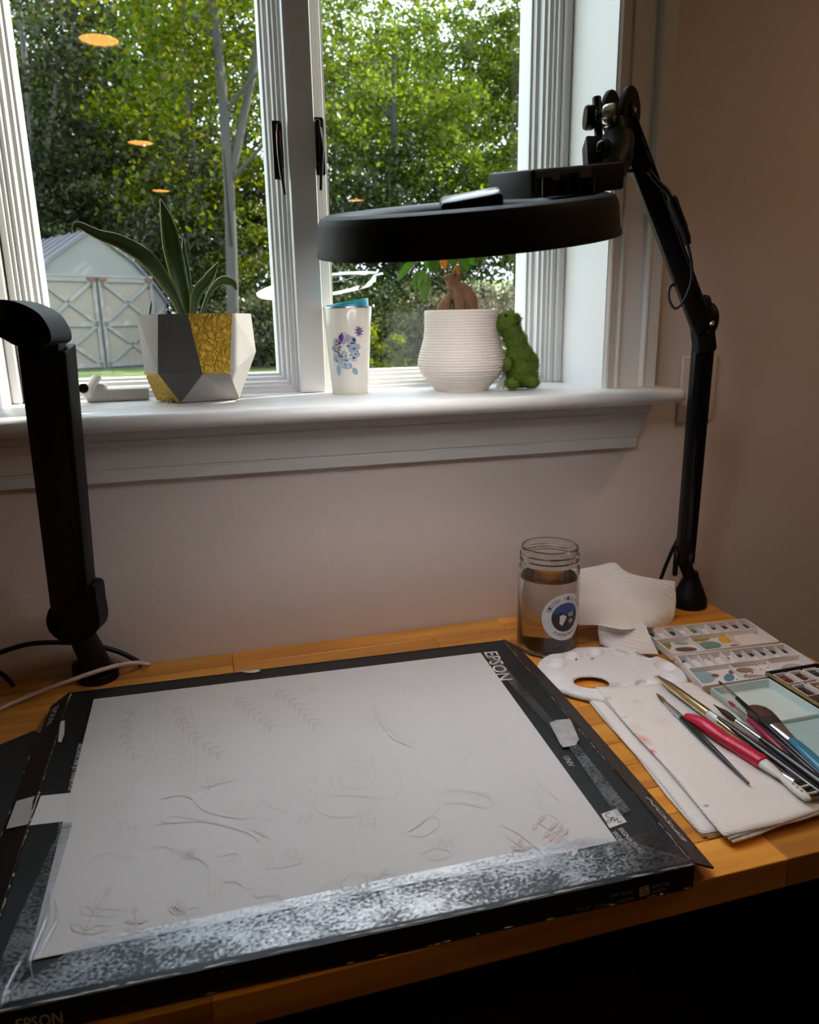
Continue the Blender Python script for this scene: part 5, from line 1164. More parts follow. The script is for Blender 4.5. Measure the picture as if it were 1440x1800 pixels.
# ------------------------------------------------------------------ jar of rinse water
jc = D(961, 1137); jc.z = DT
def water_mat():
    m = bpy.data.materials.new('murky_water'); m.use_nodes = True; nt = m.node_tree; N = nt.nodes; L = nt.links; N.remove(N['Principled BSDF'])
    tr = N.new('ShaderNodeBsdfTransparent'); tr.inputs[0].default_value = (.985, .985, .96, 1); rf = N.new('ShaderNodeBsdfRefraction'); rf.inputs['IOR'].default_value = 1.33; rf.inputs['Color'].default_value = (.985, .985, .96, 1); rf.inputs['Roughness'].default_value = .02
    mx = N.new('ShaderNodeMixShader'); mx.inputs[0].default_value = .9; L.new(tr.outputs[0], mx.inputs[1]); L.new(rf.outputs[0], mx.inputs[2])
    df = N.new('ShaderNodeBsdfTranslucent'); df.inputs[0].default_value = (.8, .78, .7, 1); m2 = N.new('ShaderNodeMixShader'); m2.inputs[0].default_value = .01; L.new(mx.outputs[0], m2.inputs[1]); L.new(df.outputs[0], m2.inputs[2]); L.new(m2.outputs[0], N['Material Output'].inputs[0]); return m
def glass_mat():
    m = bpy.data.materials.new('jar_glass'); m.use_nodes = True; nt = m.node_tree; N = nt.nodes; L = nt.links; N.remove(N['Principled BSDF'])
    tr = N.new('ShaderNodeBsdfTransparent'); tr.inputs[0].default_value = (.99, .99, .985, 1); g = N.new('ShaderNodeBsdfGlass'); g.inputs['IOR'].default_value = 1.45; g.inputs['Color'].default_value = (.99, .99, .98, 1)
    mx = N.new('ShaderNodeMixShader'); mx.inputs[0].default_value = .95; L.new(tr.outputs[0], mx.inputs[1]); L.new(g.outputs[0], mx.inputs[2]); L.new(mx.outputs[0], N['Material Output'].inputs[0]); return m
jar = thing('glass_jar', jc, 'glass jar of murky rinse water with a round farm label', 'jar')
M['glass'] = glass_mat(); M['water'] = water_mat()
JR = .0440; JH = .158
op = [(.0001, .0), (JR - .010, .0), (JR - .004, .002), (JR - .0008, .007), (JR, .014), (JR, .1235), (JR - .0012, .1285), (JR - .0035, .1315), (JR - .0035, .1345), (JR - .0015, .1365), (JR - .0015, .139), (JR - .0038, .1405), (JR - .0038, .143), (JR - .0015, .1445), (JR - .0015, .147), (JR - .0038, .1485), (JR - .0038, .153), (JR - .0032, .1560), (JR - .0045, JH)]
ip = [(JR - .0062, JH - .0005), (JR - .0068, .155), (JR - .0068, .134), (JR - .0045, .1285), (JR - .0030, .1225), (JR - .0030, .014), (JR - .006, .0075), (JR - .012, .006), (.0001, .0055)]
MB().lathe(op + ip, jc, 64).build('jar', M['glass'], jar, smooth=50)
wr = JR - .0031
MB().lathe([(.0001, .0059), (JR - .0125, .0063), (JR - .0063, .0078), (wr, .0145), (wr, .1125), (wr - .003, .1115), (.0001, .1112)], jc, 64).build('water', M['water'], jar, smooth=50)
# the round label, wrapped on the glass
la = math.atan2(CAM[1] - jc.y, CAM[0] - jc.x) + .60
def lw_(u, v, off): r = JR + off; a = la + u / r; return Vector((jc.x + r * math.cos(a), jc.y + r * math.sin(a), jc.z + .0640 + v))
def ldisc(r0, r1, a0, a1, off, m, nm, nseg=40):
    b = MB(); nr = 5; vs_ = []; fs = []
    for i in range(nr + 1):
        r = r0 + (r1 - r0) * i / nr
        for j in range(nseg + 1): a = a0 + (a1 - a0) * j / nseg; vs_.append(lw_(r * math.cos(a), r * math.sin(a), off))
    for i in range(nr):
        for j in range(nseg): fs.append((i * (nseg + 1) + j, (i + 1) * (nseg + 1) + j, (i + 1) * (nseg + 1) + j + 1, i * (nseg + 1) + j + 1))
    b.add(vs_, fs); return b.build(nm, M[m] if isinstance(m, str) else m, lab if nm != 'label_sticker' else jar, smooth=180, merge=True)
M['sticker'] = mat('white_sticker', (.72, .72, .72), .45)
lab = ldisc(.0, .0350, 0, 2 * pi, .0004, 'sticker', 'label_sticker')
M['lab_blue'] = mat('label_blue', (.03, .075, .24), .5); M['lab_dark'] = mat('label_black', (.02, .02, .022), .5); M['lab_grey'] = mat('label_grey', (.30, .31, .33), .5)
ldisc(.0, .0215, 0, 2 * pi, .0007, 'lab_dark', 'label_picture'); ldisc(.0, .0215, .35, pi - .35, .0010, 'lab_blue', 'label_sky')
rl = random.Random(6)
def lpoly(pts, off, m, nm): b = MB(); b.add([lw_(u, v, off) for u, v in pts], [tuple(range(len(pts)))]); return b.build(nm, M[m], lab, smooth=0)
lpoly([(-.015, .004), (-.009, .009), (-.003, .006), (.004, .010), (.010, .007), (.017, .003), (.012, .000), (.0, .001), (-.012, .0)], .0012, 'lab_dark', 'label_hill')
lpoly([(-.010, .003), (-.004, .0045), (.001, .0005), (-.002, -.006), (-.006, -.012), (-.010, -.008)], .0014, 'sticker', 'label_field'); lpoly([(.004, .006), (.011, .0065), (.012, .001), (.005, .0005)], .0015, 'sticker', 'label_barn'); lpoly([(.004, -.004), (.011, -.003), (.013, -.008), (.006, -.011)], .0014, 'lab_grey', 'label_field'); lpoly([(.006, .0058), (.009, .0058), (.009, .002), (.006, .002)], .0017, 'lab_dark', 'barn_door')
def arc_text(s_, r, a_mid, span, h, m, flip=False):
    n = len(s_)
    for i, ch in enumerate(s_):
        if ch == ' ': continue
        f = (i + .5) / n - .5; a = a_mid - f * span if not flip else a_mid + f * span; wch = span / n * r * .82
        cu, cv = r * math.cos(a), r * math.sin(a); du, dv_ = (math.sin(a), -math.cos(a)) if not flip else (-math.sin(a), math.cos(a)); upu, upv_ = (math.cos(a), math.sin(a)) if not flip else (-math.cos(a), -math.sin(a))
        p0 = lw_(cu - du * wch / 2, cv - dv_ * wch / 2, .0009); p1 = lw_(cu + du * wch / 2, cv + dv_ * wch / 2, .0009); u_ = lw_(cu + upu * h, cv + upv_ * h, .0009) - lw_(cu, cv, .0009)
        text(ch, p0, p1, u_, h, M[m], lab, eps=.0003)
arc_text('WINTER HILL FARM', .0255, pi / 2, 2.55, .0056, 'lab_blue'); arc_text('FARMSTEAD', .0290, -pi / 2, 1.35, .0044, 'lab_dark', True)

# ------------------------------------------------------------------ crumpled paper towel
crease_t = bpy.data.textures.new('creases', 'CLOUDS'); crease_t.noise_scale = .035; crease_t.noise_depth = 2
net = [[D(1003, 1100, DT + .020), W(1003, 1062, -.055), W(1004, 1018, -.030), W(1010, 1002, -.022)],
       [D(1030, 1098, DT + .030), W(1035, 1058, -.060), W(1045, 1022, -.035), W(1050, 995, -.024)],
       [D(1062, 1100, DT + .040), W(1070, 1060, -.070), W(1082, 1025, -.050), W(1086, 984, -.028)],
       [D(1098, 1108, DT + .038), W(1105, 1070, -.085), W(1108, 1030, -.070), W(1092, 1006, -.055)],
       [D(1130, 1102, DT + .034), W(1145, 1075, -.095), W(1150, 1040, -.085), W(1142, 1016, -.075)],
       [W(1172, 1108, -.105), W(1190, 1080, -.100), W(1190, 1045, -.092), W(1186, 1022, -.085)]]
front = [D(1055, 1132, DT + .006), D(1090, 1146, DT + .007), D(1125, 1150, DT + .007), D(1158, 1150, DT + .007)]
fm = [D(1052, 1090, DT + .040), D(1078, 1098, DT + .034), D(1105, 1100, DT + .036), D(1132, 1092, DT + .040)]
fl = [D(1050, 1112, DT + .022), D(1082, 1122, DT + .018), D(1115, 1126, DT + .022), D(1142, 1118, DT + .026)]
tw = thing('crumpled_towel', D(1090, 1110), 'crumpled white paper towel propped behind the oval palette', 'paper towel')
b = MB(); b.add([p for r in net for p in r], [(i * 4 + j, (i + 1) * 4 + j, (i + 1) * 4 + j + 1, i * 4 + j + 1) for i in range(5) for j in range(3)])
sub = [('SUBSURF', dict(levels=4, render_levels=4, boundary_smooth='PRESERVE_CORNERS')), ('DISPLACE', dict(texture=crease_t, strength=.006, mid_level=.5, texture_coords='LOCAL')), ('SOLIDIFY', dict(thickness=.0006))]
M['towel2'] = towel_mat('ribbed_paper_towel', (.84, .80, .785), 62)
b.build('towel_sheet', M['towel2'], tw, smooth=180, merge=False, mods=sub)
b = MB(); b.add(fm + fl + front, [(i * 4 + j, i * 4 + j + 1, (i + 1) * 4 + j + 1, (i + 1) * 4 + j) for i in range(2) for j in range(3)])
b.build('towel_fold', M['towel2'], tw, smooth=180, merge=False, mods=sub)
# ------------------------------------------------------------------ oval plastic palette
L0, R0, T0_ = D(941, 1176, DT + .008), D(1208, 1186, DT + .008), D(1080, 1136, DT + .008)
oc = (L0 + R0) / 2; pu = (R0 - L0).normalized(); pv = Vector((-pu.y, pu.x, 0)); pa_ = (R0 - L0).length / 2; pb_ = 0.080
oval = thing('oval_palette', (oc.x, oc.y, DT), 'white oval plastic palette with round wells and a thumb hole', 'palette')
def loc(px, py): q = D(px, py, DT + .008) - oc; return q.dot(pu), q.dot(pv)
wells = [loc(*p) for p in ((969, 1166), (971, 1190), (1001, 1153), (1042, 1146), (1089, 1146), (1139, 1152), (1175, 1171), (1176, 1193), (1141, 1206), (1094, 1212))]
hs_, ht_ = loc(1040, 1199); hra, hrb = .0225, .0170
wr_ = [.0135] * 10; wells = [(a * .94, c * .94) for a, c in wells]
def hgt(s, t):
    z = .008; e = math.sqrt((s / pa_) ** 2 + (t / pb_) ** 2)
    for (ws, wt), r in zip(wells, wr_):
        d = math.hypot(s - ws, t - wt)
        if d < r: z -= .0082 * (1 - (d / r) ** 2) ** .6
    if e > .95: z -= .006 * ((e - .95) / .05) ** 2
    dh = math.sqrt(((s - hs_) / hra) ** 2 + ((t - ht_) / hrb) ** 2)
    if dh < 1.18: z -= .003 * ((1.18 - dh) / .18) ** 2
    return z + .0012
b = MB(); nu, nv = 130, 110; idx = {}; vs_ = []; fs = []
def inside(s, t): return (s / pa_) ** 2 + (t / pb_) ** 2 < 1 and ((s - hs_) / hra) ** 2 + ((t - ht_) / hrb) ** 2 > 1
def snap(s, t):
    e = math.sqrt((s / pa_) ** 2 + (t / pb_) ** 2)
    if e > 1: return s / e, t / e
    h = math.sqrt(((s - hs_) / hra) ** 2 + ((t - ht_) / hrb) ** 2)
    if h < 1: return hs_ + (s - hs_) / max(h, 1e-4), ht_ + (t - ht_) / max(h, 1e-4)
    return s, t
G = lambda i, j: (-pa_ * 1.02 + 2.04 * pa_ * i / nu, -pb_ * 1.02 + 2.04 * pb_ * j / nv)
for i in range(nu):
    for j in range(nv):
        q = [G(i, j), G(i + 1, j), G(i + 1, j + 1), G(i, j + 1)]
        if sum(inside(*p) for p in q) >= 2:
            f = []
            for (di, dj) in ((0, 0), (1, 0), (1, 1), (0, 1)):
                k = (i + di, j + dj)
                if k not in idx:
                    s, t = snap(*G(*k)); idx[k] = len(vs_); vs_.append(Vector((oc.x, oc.y, DT)) + pu * s + pv * t + Vector((0, 0, hgt(s, t))))
                f.append(idx[k])
            fs.append(tuple(f))
b.add(vs_, fs); o = b.build('body', M['plastic_white'], oval, smooth=180, merge=False, mods=[('SOLIDIFY', dict(thickness=.0014, offset=-1))])
def smear(pts, col, par, z, nm='paint', rough=.3, seed=0, name_m=None):
    key = 'paint_%d_%d_%d' % tuple(int(c * 255) for c in col)
    if key not in M: M[key] = mat(key, col, rough, var=.25, vscale=120)
    r = random.Random(seed + len(pts)); P = [D(x, y, z) for x, y in pts]; c = sum(P, Vector()) / len(P)
    Q = [q.copy() for q in crv(P + P[:1], 4)[:-1]]; b = MB(); b.add(Q + [c + Vector((0, 0, .0004))], [(i, (i + 1) % len(Q), len(Q)) for i in range(len(Q))])
    return b.build(nm, M[key], par, smooth=180, merge=False)
smear([(996, 1159), (1002, 1161), (1008, 1164), (1012, 1162), (1005, 1166), (998, 1162)], (.42, .02, .10), oval, DT + .0058); smear([(1038, 1157), (1043, 1156), (1045, 1158), (1040, 1160)], (.42, .36, .10), oval, DT + .0096); smear([(1011, 1158), (1014, 1157), (1015, 1160), (1012, 1161)], (.42, .02, .10), oval, DT + .0075)

# ------------------------------------------------------------------ folding watercolour palette
fpal = thing('folding_palette', D(1285, 1150), 'open white folding watercolour palette with stained wells behind the brushes', 'palette')
def quad_tray(q, zf, zr, m, par, name, wall=.0022, vdiv=None, wells_=10, mix=()):
    """shallow tray on corners q (far-left, far-right, near-right, near-left)"""
    A, B, C_, E_ = q
    def P(u, v, z): p = (A * (1 - u) + B * u) * (1 - v) + (E_ * (1 - u) + C_ * u) * v; return Vector((p.x, p.y, z))
    b = MB(); b.prism([P(0, 0, zf - .002), P(1, 0, zf - .002), P(1, 1, zf - .002), P(0, 1, zf - .002)], (0, 0, .002))
    wu = wall / (B - A).length; wv = wall / (E_ - A).length
    for (u0, u1, v0, v1) in ((0, 1, 0, wv), (0, 1, 1 - wv, 1), (0, wu, wv, 1 - wv), (1 - wu, 1, wv, 1 - wv)):
        b.prism([P(u0, v0, zf - .001), P(u1, v0, zf - .001), P(u1, v1, zf - .001), P(u0, v1, zf - .001)], (0, 0, zr - zf + .001))
    tr_ = b.build(name, M[m], par, smooth=0, bevel=.0005, seg=1, merge=False)
    def div(u0, u1, v0, v1, z1):
        q_ = MB(); q_.prism([P(u0, v0, zf - .0005), P(u1, v0, zf - .0005), P(u1, v1, zf - .0005), P(u0, v1, zf - .0005)], (0, 0, z1 - zf)); q_.build('divider', M[m], tr_, smooth=0)
    if vdiv:
        div(wu, 1 - wu, vdiv - wv * .4, vdiv + wv * .4, zr - .001)
        for i in range(1, wells_): u = i / wells_; div(u - wu * .3, u + wu * .3, wv, vdiv - wv * .4, zr - .0015)
    for u in mix: div(u - wu * .3, u + wu * .3, (vdiv or 0) + wv * .4, 1 - wv, zr - .003)
    return tr_
zf, zr = DT + .004, DT + .013
Q1 = [D(1127, 1106, zr), D(1311, 1087, zr), D(1371, 1127, zr), D(1184, 1150, zr)]; Q2 = [D(1186, 1152, zr), D(1379, 1131, zr), D(1449, 1174, zr), D(1236, 1206, zr)]
h1 = quad_tray(Q1, zf, zr, 'plastic_cream', fpal, 'far_tray', vdiv=.40, wells_=10, mix=(.33, .68)); h2 = quad_tray(Q2, zf, zr, 'plastic_cream', fpal, 'near_tray', vdiv=.42, wells_=10, mix=(.37, .70))
def Z7(*p): return [(1120 + x / 4.5, 1080 + y / 4.5) for x, y in p]
def spl(par, col, seed, *p): smear(Z7(*p), col, par, zf + .0006, seed=seed)
def ell(cx, cy, rx, ry, n=8, sk=0): return [(cx + rx * math.cos(2 * pi * i / n) + sk * math.sin(2 * pi * i / n), cy + ry * math.sin(2 * pi * i / n)) for i in range(n)]
for col, e in (((.05, .055, .02), (110, 165, 40, 16)), ((.012, .03, .022), (262, 148, 52, 18)), ((.13, .22, .05), (440, 132, 45, 14)), ((.05, .02, .03), (600, 112, 25, 8)), ((.05, .006, .02), (690, 92, 42, 18)), ((.14, .02, .04), (775, 94, 36, 13)), ((.11, .012, .03), (865, 92, 40, 12)),
               ((.22, .26, .07), (200, 250, 75, 42)), ((.06, .12, .12), (315, 192, 50, 17)), ((.40, .29, .015), (478, 190, 100, 24)), ((.16, .30, .29), (575, 246, 95, 32)), ((.72, .38, .015), (710, 192, 62, 32)), ((.42, .012, .07), (788, 246, 50, 10)), ((.18, .09, .08), (390, 276, 90, 18)), ((.28, .42, .34), (950, 132, 38, 15)), ((.33, .43, .42), (350, 228, 60, 14))):
    spl(h1, col, int(e[0]), *ell(e[0], e[1], e[2], e[3] * (1.4 if e[1] < 150 else 1)))
for col, e in (((.015, .022, .03), (345, 372, 32, 14)), ((.04, .20, .42), (405, 366, 26, 10)), ((.03, .14, .25), (505, 362, 28, 9)), ((.06, .10, .32), (588, 348, 30, 12)), ((.26, .14, .12), (705, 350, 34, 10)), ((.03, .015, .015), (800, 330, 36, 10)), ((.02, .02, .025), (895, 322, 38, 10)), ((.012, .012, .014), (980, 316, 40, 12)), ((.012, .012, .014), (1070, 300, 34, 12)), ((.014, .014, .018), (1168, 292, 36, 11)),
               ((.08, .17, .24), (488, 424, 72, 12)), ((.30, .42, .50), (520, 500, 105, 48)), ((.17, .10, .07), (614, 484, 36, 14)), ((.10, .25, .33), (730, 500, 44, 30)), ((.28, .20, .17), (850, 440, 70, 20)), ((.16, .09, .08), (752, 455, 30, 14)), ((.36, .28, .24), (930, 490, 100, 14)), ((.48, .45, .44), (1235, 425, 95, 36)), ((.02, .02, .02), (1390, 412, 34, 9)), ((.05, .04, .04), (1125, 470, 30, 10))):
    spl(h2, col, int(e[0]), *ell(e[0], e[1], e[2], e[3] * (1.4 if e[1] < 375 else 1)))
rk = random.Random(12)
for i in range(34):
    x, y = rk.uniform(690, 1060), rk.uniform(385, 520); spl(h2, rk.choice(((.06, .035, .03), (.16, .09, .07), (.03, .03, .03))), i, *ell(x, y, rk.uniform(4, 13), rk.uniform(2, 5), 6))
MB().tube([(Q1[3] + Q2[0]) / 2 + Vector((0, 0, -.004)), (Q1[2] + Q2[1]) / 2 + Vector((0, 0, -.004))], .0022, 8).build('hinge', M['plastic_cream'], fpal)

# ------------------------------------------------------------------ folded paper towels
def towel_pile(name, corners, z0, layers, m, label, seed, wob=.0016):
    r = random.Random(seed); o = thing(name, corners[3], label, 'paper towel'); o.location.z = z0; ORG[o.name] = Vector(o.location)
    for k in range(layers):
        A, B, C_, E_ = [c + Vector((r.uniform(-.003, .003), r.uniform(-.003, .003), 0)) for c in corners]; z = z0 + .0004 + k * .0015; ph = r.uniform(0, 6)
        def P(u, v):
            p = (A * (1 - u) + B * u) * (1 - v) + (E_ * (1 - u) + C_ * u) * v
            e = max(abs(u - .5), abs(v - .5)) * 2; wv = wob * .25 * math.sin(9 * u + ph) * math.sin(7 * v + ph * 2)
            p = p + Vector((0, 0, 0)) + (A - E_).normalized() * (.0016 * math.sin(8 * u + ph)) * (1 if v in (0, 1) else 0) + (B - A).normalized() * (.0012 * math.sin(10 * v + ph)) * (1 if u in (0, 1) else 0)
            return Vector((p.x, p.y, z + .0006 + wv * .5 + (.0012 * max(0, e - .9) * 10 * r.random() * .3)))
        b = MB(); b.grid(P, 28, 36); b.build('sheet', m, o, smooth=180, merge=False, mods=[('SOLIDIFY', dict(thickness=.0011, offset=0))])
    return o
cs = [D(1050, 1212, DT + .008), D(1215, 1200, DT + .008), Vector((.590, -.553, 0)), D(1278, 1476, DT + .008)]
cs2 = [D(1034, 1226, DT + .003), D(1200, 1208, DT + .003), Vector((.575, -.548, 0)), D(1240, 1472, DT + .003)]
towel_pile('folded_towel', cs2, DT, 3, M['towel'], 'lower folded white paper towel peeking out on the left of the pile', 4)
o3 = cs[3]
def st(px, py, rx, ry, c, a): q = D(px, py, DT + .008) - o3; return (q.x, q.y, rx, ry, c, a)
M['towel_st'] = towel_mat('stained_paper_towel', (.80, .765, .75), 95, (st(1132, 1302, .009, .016, (.85, .22, .16), .75), st(1146, 1323, .006, .006, (.85, .10, .25), .85), st(1116, 1282, .012, .016, (.72, .56, .40), .5), st(1100, 1262, .007, .005, (.40, .44, .44), .5), st(1070, 1229, .008, .004, (.38, .36, .30), .5),
    st(1242, 1419, .005, .003, (.16, .18, .18), .85), st(1165, 1272, .018, .02, (.70, .54, .54), .4), st(1120, 1235, .012, .008, (.50, .55, .55), .35), st(1215, 1222, .008, .006, (.75, .70, .40), .4), st(1430, 1408, .010, .006, (.80, .45, .40), .6)))
towel_pile('folded_towel', cs, DT + .0052, 3, M['towel_st'], 'upper folded white paper towel with red and grey paint stains', 8)
ZTW = DT + .0108

# ------------------------------------------------------------------ metal paint box
x0, x1, y0, y1 = .589, .677, -.512, -.327
pbx = thing('metal_paint_box', (x1, (y0 + y1) / 2, DT), 'open black metal paint box with a mint enamel lid under the brushes', 'paint box')
qt = [Vector((x0, y1, 0)), Vector((x1, y1, 0)), Vector((x1, y0, 0)), Vector((x0, y0, 0))]
lid = quad_tray(qt, DT + .004, DT + .0145, 'enamel', pbx, 'lid_tray', wall=.0016)
MB().rbox(((x0 + x1) / 2, -.410, DT + .0065), (x1 - x0 - .004, .0018, .006), .0006, 1).build('divider', M['enamel'], lid)
b = MB(); b.prism([Vector((x0 + .003, -.412, DT + .0046)), Vector((x1 - .003, -.412, DT + .0046)), Vector((x1 - .003, y0 + .004, DT + .0046)), Vector((x0 + .003, y0 + .004, DT + .0046))], (0, 0, .0002)); M['wash'] = mat('pale_aqua_wash', (.42, .60, .62), .25, var=.08, vscale=40); b.build('aqua_wash', M['wash'], lid, smooth=0)
bx1 = .765; qb = [Vector((x1 + .005, y1 + .012, 0)), Vector((bx1, y1 + .012, 0)), Vector((bx1, y0, 0)), Vector((x1 + .005, y0, 0))]
tin = quad_tray(qb, DT + .003, DT + .0175, 'tin', pbx, 'tin_base', wall=.0018)
for x in (x1 + .0025, x1 + .0052): MB().tube([(x, y1 + .008, DT + .0165), (x, y0, DT + .0165)], .0015, 8).build('gold_edge', M['tin_gold'], pbx)
pans = [(.16, .02, .02), (.10, .02, .015), (.02, .02, .022), (.04, .012, .03), (.2, .08, .02), (.03, .05, .12)]
for k in range(6):
    xx = x1 + .022 + (k % 3) * .024; yy = y1 - .006 - (k // 3) * .033
    pn = quad_tray([Vector((xx - .010, yy + .014, 0)), Vector((xx + .010, yy + .014, 0)), Vector((xx + .010, yy - .014, 0)), Vector((xx - .010, yy - .014, 0))], DT + .0065, DT + .0145, 'plastic_cream', pbx, 'pan', wall=.0012)
    MB().rbox((xx, yy, DT + .0095), (.0155, .0235, .005), .002, 2).build('paint', mat('pan_paint', pans[k], .4, bump=.5, bscale=200, wear=((.6, .55, .5), 160, .62)), pn)

# ------------------------------------------------------------------ brushes
GB = 'brushes laid across the paper towels'
def brush(name, a, c, za, zc, segs, label, ext=0.0, group=GB, cat='paintbrush', flat=1.0):
    """a, c: picture points of the two ends; segs: (name, from, to, r0, r1, material)"""
    A = D(*a, za); C_ = D(*c, zc); C_ = C_ + (C_ - A).normalized() * ext; L_ = (C_ - A).length
    o = thing(name, A.lerp(C_, .5), label, cat, group); o.location.z = DT + .006; ORG[o.name] = Vector(o.location)
    for (nm, f0, f1, rr, m) in segs:
        n = max(len(rr), 4); P = [A.lerp(C_, f0 + (f1 - f0) * i / (n - 1)) for i in range(n)]
        MB().tube(P, list(np.interp(np.linspace(0, len(rr) - 1, n), range(len(rr)), rr)), 14, flat=flat).build(nm, M[m], o, smooth=50)
    return o
z = ZTW
brush('paintbrush', (1154, 1219), (1316, 1377), z + .0030, z + .0022, (('bristles', 0, .12, [.0004, .0022, .0026, .0022], 'bristle_tan'), ('ferrule', .12, .32, [.0022, .0027, .0034, .0034], 'silver'), ('handle', .32, 1, [.0034, .0038, .0036, .0028, .0020, .0014], 'lacquer')), 'short black-handled round brush nearest the red paint stain')
brush('travel_brush', (1157, 1190), (1346, 1329), z + .0080, z + .0040, (('cap', 0, .52, [.0020, .0048, .0054, .0056, .0058], 'gold'), ('collar', .52, .62, [.0050, .0050, .0046], 'clear_plastic'), ('ferrule', .62, .90, [.0042, .0044, .0036, .0028], 'gold'), ('bristles', .90, 1, [.0026, .0032, .0022, .0005], 'bristle_dark')), 'gold metal travel brush lying across the oval palette rim')
brush('paintbrush', (1219, 1231), (1440, 1392), z + .0090, z + .0060, (('bristles', 0, .04, [.0006, .0022, .0024], 'bristle_dark'), ('ferrule', .04, .20, [.0022, .0026, .0030], 'silver'), ('handle', .20, 1, [.0030, .0040, .0044, .0042, .0036, .0028], 'lacquer')), 'long black-handled brush running just above the gold travel brush', .03)
brush('paintbrush', (1254, 1238), (1440, 1374), z + .0075, z + .0065, (('bristles', 0, .20, [.0003, .0016, .0036, .0038, .0026], 'bristle_dark'), ('ferrule', .20, .40, [.0026, .0028, .0034], 'silver'), ('handle', .40, 1, [.0036, .0050, .0054, .0050], 'lacquer')), 'thick black-handled brush with a long pointed dark tip', .04)
brush('paintbrush', (1263, 1197), (1440, 1360), z + .0125, z + .0070, (('bristles', 0, .05, [.0004, .0018, .0019], 'bristle_dark'), ('ferrule', .05, .20, [.0019, .0022, .0026], 'silver'), ('handle', .20, 1, [.0026, .0036, .0038, .0036, .0030], 'lacquer')), 'slim black brush reaching farthest towards the folding palette', .02)
brush('paintbrush', (1281, 1233), (1431, 1370), z + .0095, z + .0075, (('bristles', 0, .09, [.0010, .0022, .0024, .0022], 'crimson'), ('ferrule', .09, .27, [.0022, .0025, .0028], 'silver'), ('handle', .27, .74, [.0029, .0038, .0036, .0026], 'crimson'), ('gold_tip', .74, .90, [.0024, .0021, .0019], 'gold'), ('end', .90, 1, [.0019, .0022, .0008], 'wood_bracket')), 'thin crimson-handled brush with a red tip')
brush('paintbrush', (1315, 1258), (1440, 1366), z + .0060, z + .0060, (('end', 0, .02, [.0016, .0028], 'lacquer'), ('handle', .02, 1, [.0028, .0036, .0038, .0036], 'lacquer')), 'black brush handle between the crimson brush and the blue mop brush', .02)
brush('paintbrush', (1300, 1316), (1424, 1393), z + .0030, z + .0032, (('handle', 0, .58, [.0020, .0034, .0036], 'lacquer'), ('ferrule', .58, .80, [.0034, .0040, .0042], 'silver'), ('bristles', .80, 1, [.0040, .0048, .0044, .0026], 'bristle_dark')), 'black flat brush with a silver ferrule tucked beside the toothbrush')
# mop brush
A = D(1325, 1243, z + .009); Cc = D(1440, 1348, z + .008); dd = (Cc - A).normalized(); side = Vector((-dd.y, dd.x, 0)) * -1
mop = thing('mop_brush', A.lerp(Cc, .5), 'blue-handled mop brush with a broad brown head', 'paintbrush', GB); mop.location.z = DT + .006; ORG[mop.name] = Vector(mop.location)
def oval_tube(P, rw_, rt_, m, nm):
    b = MB(); rings = []
    for p, a, c in zip(P, rw_, rt_): rings.append([p + side * (a * math.cos(2 * pi * j / 24)) + Vector((0, 0, c * math.sin(2 * pi * j / 24))) for j in range(24)])
    b.sweep(rings, True, True); return b.build(nm, M[m], mop, smooth=60)
Lm = (Cc - A).length
pt = lambda f: A + dd * (Lm * f)
oval_tube([pt(f) for f in (-.03, .0, .05, .12, .20, .26)], [.0030, .0090, .0135, .0150, .0142, .0130], [.0012, .0032, .0050, .0062, .0064, .0062], 'bristle', 'bristles')
oval_tube([pt(f) for f in (.25, .32, .40)], [.0132, .0120, .0105], [.0064, .0064, .0062], 'bristle_dark', 'bristle_root')
oval_tube([pt(f) for f in (.38, .46, .55, .62)], [.0112, .0092, .0072, .0066], [.0064, .0062, .0060, .0058], 'silver', 'ferrule')
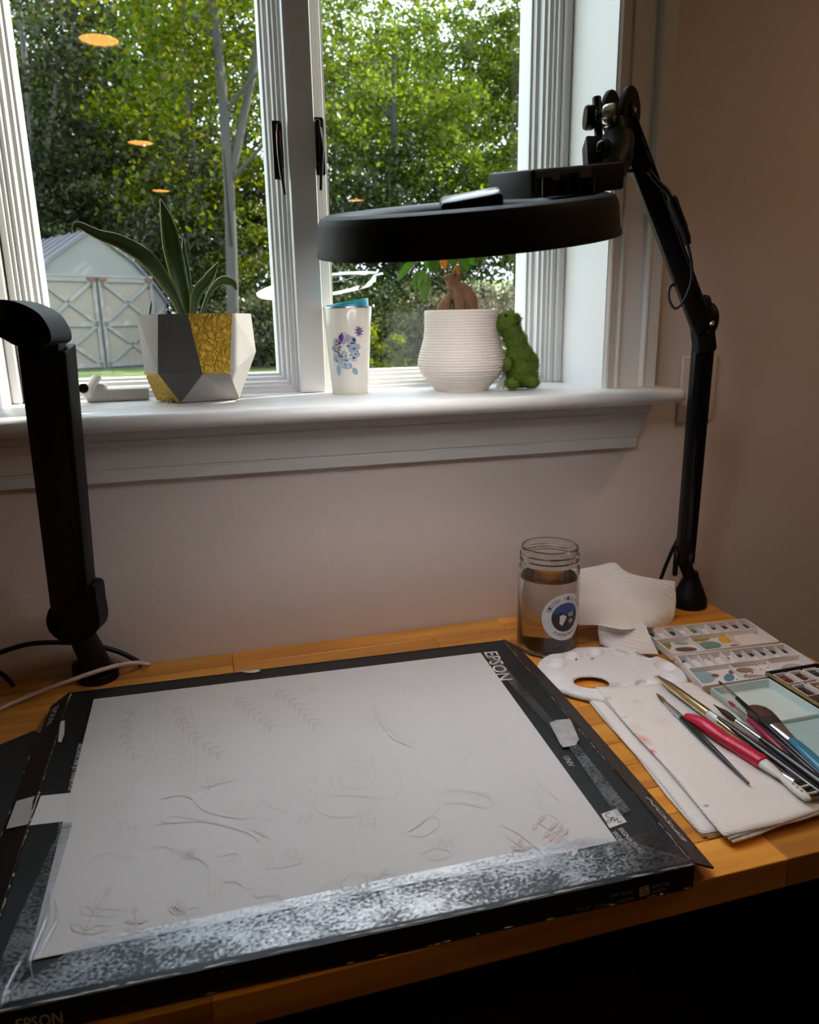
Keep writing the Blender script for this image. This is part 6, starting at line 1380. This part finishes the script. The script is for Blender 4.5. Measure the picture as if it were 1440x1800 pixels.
oval_tube([pt(f) for f in (.62, .68, .85, 1.05, 1.3, 1.6)], [.0066, .0076, .0082, .0080, .0066, .0040], [.0058, .0068, .0074, .0072, .0060, .0040], 'blue_lacquer', 'handle')
# toothbrush with a red grip
A = D(1203, 1257, z + .0068); B_ = D(1343, 1341, z + .0068); E_ = D(1424, 1407, z + .0050)
tbh = thing('toothbrush', A.lerp(E_, .5), 'white toothbrush with a ribbed red rubber grip', 'toothbrush', GB); tbh.location.z = DT + .006; ORG[tbh.name] = Vector(tbh.location)
P = crv([A, A.lerp(B_, .25) + Vector((.0015, 0, .002)), A.lerp(B_, .5) + Vector((-.0005, 0, .001)), A.lerp(B_, .75) + Vector((.0008, 0, .0)), B_], 26); n = len(P)
rad = [float(np.interp(i / (n - 1), [0, .03, .12, .28, .42, .55, .7, .85, .97, 1], [.0015, .0045, .0066, .0082, .0078, .0070, .0078, .0080, .0082, .0076])) + (.00028 * math.sin(i * 2 * pi / 3) if i / n > .45 else 0) for i in range(n)]
MB().tube(P, rad, 24, flat=.85).build('grip', M['red_rubber'], tbh, smooth=60)
P = crv([B_ - (B_ - A).normalized() * .004, B_.lerp(E_, .3), B_.lerp(E_, .6), E_], 8); n = len(P)
MB().tube(P, [float(np.interp(i / (n - 1), [0, .15, .45, .6, .8, .95, 1], [.0072, .0066, .0036, .0046, .0058, .0050, .002])) for i in range(n)], 20, flat=.7).build('neck', M['white_gloss'], tbh, smooth=60)
d2 = (E_ - B_).normalized(); s2 = Vector((-d2.y, d2.x, 0)); s2 = s2 if s2.x > 0 else -s2; rz = random.Random(3)
for i in range(7):
    for j in range(2):
        p = B_.lerp(E_, .62 + .055 * i) + Vector((0, 0, -.001 + .003 * j)) + s2 * .003; e = p + s2 * (.010 + rz.uniform(-.001, .001)) + d2 * rz.uniform(-.001, .001)
        MB().tube([p, e], [.0011, .0014], 7).build('tuft', M['bristle_dark' if (i + j) % 3 else 'cotton'], tbh)
for f in (.66, .75, .84):
    p = B_.lerp(E_, f) + Vector((0, 0, .0037)) - s2 * .001; MB().rbox(p, (.0016, .0024, .0008), .0003, 1).build('black_mark', M['ink'], tbh)
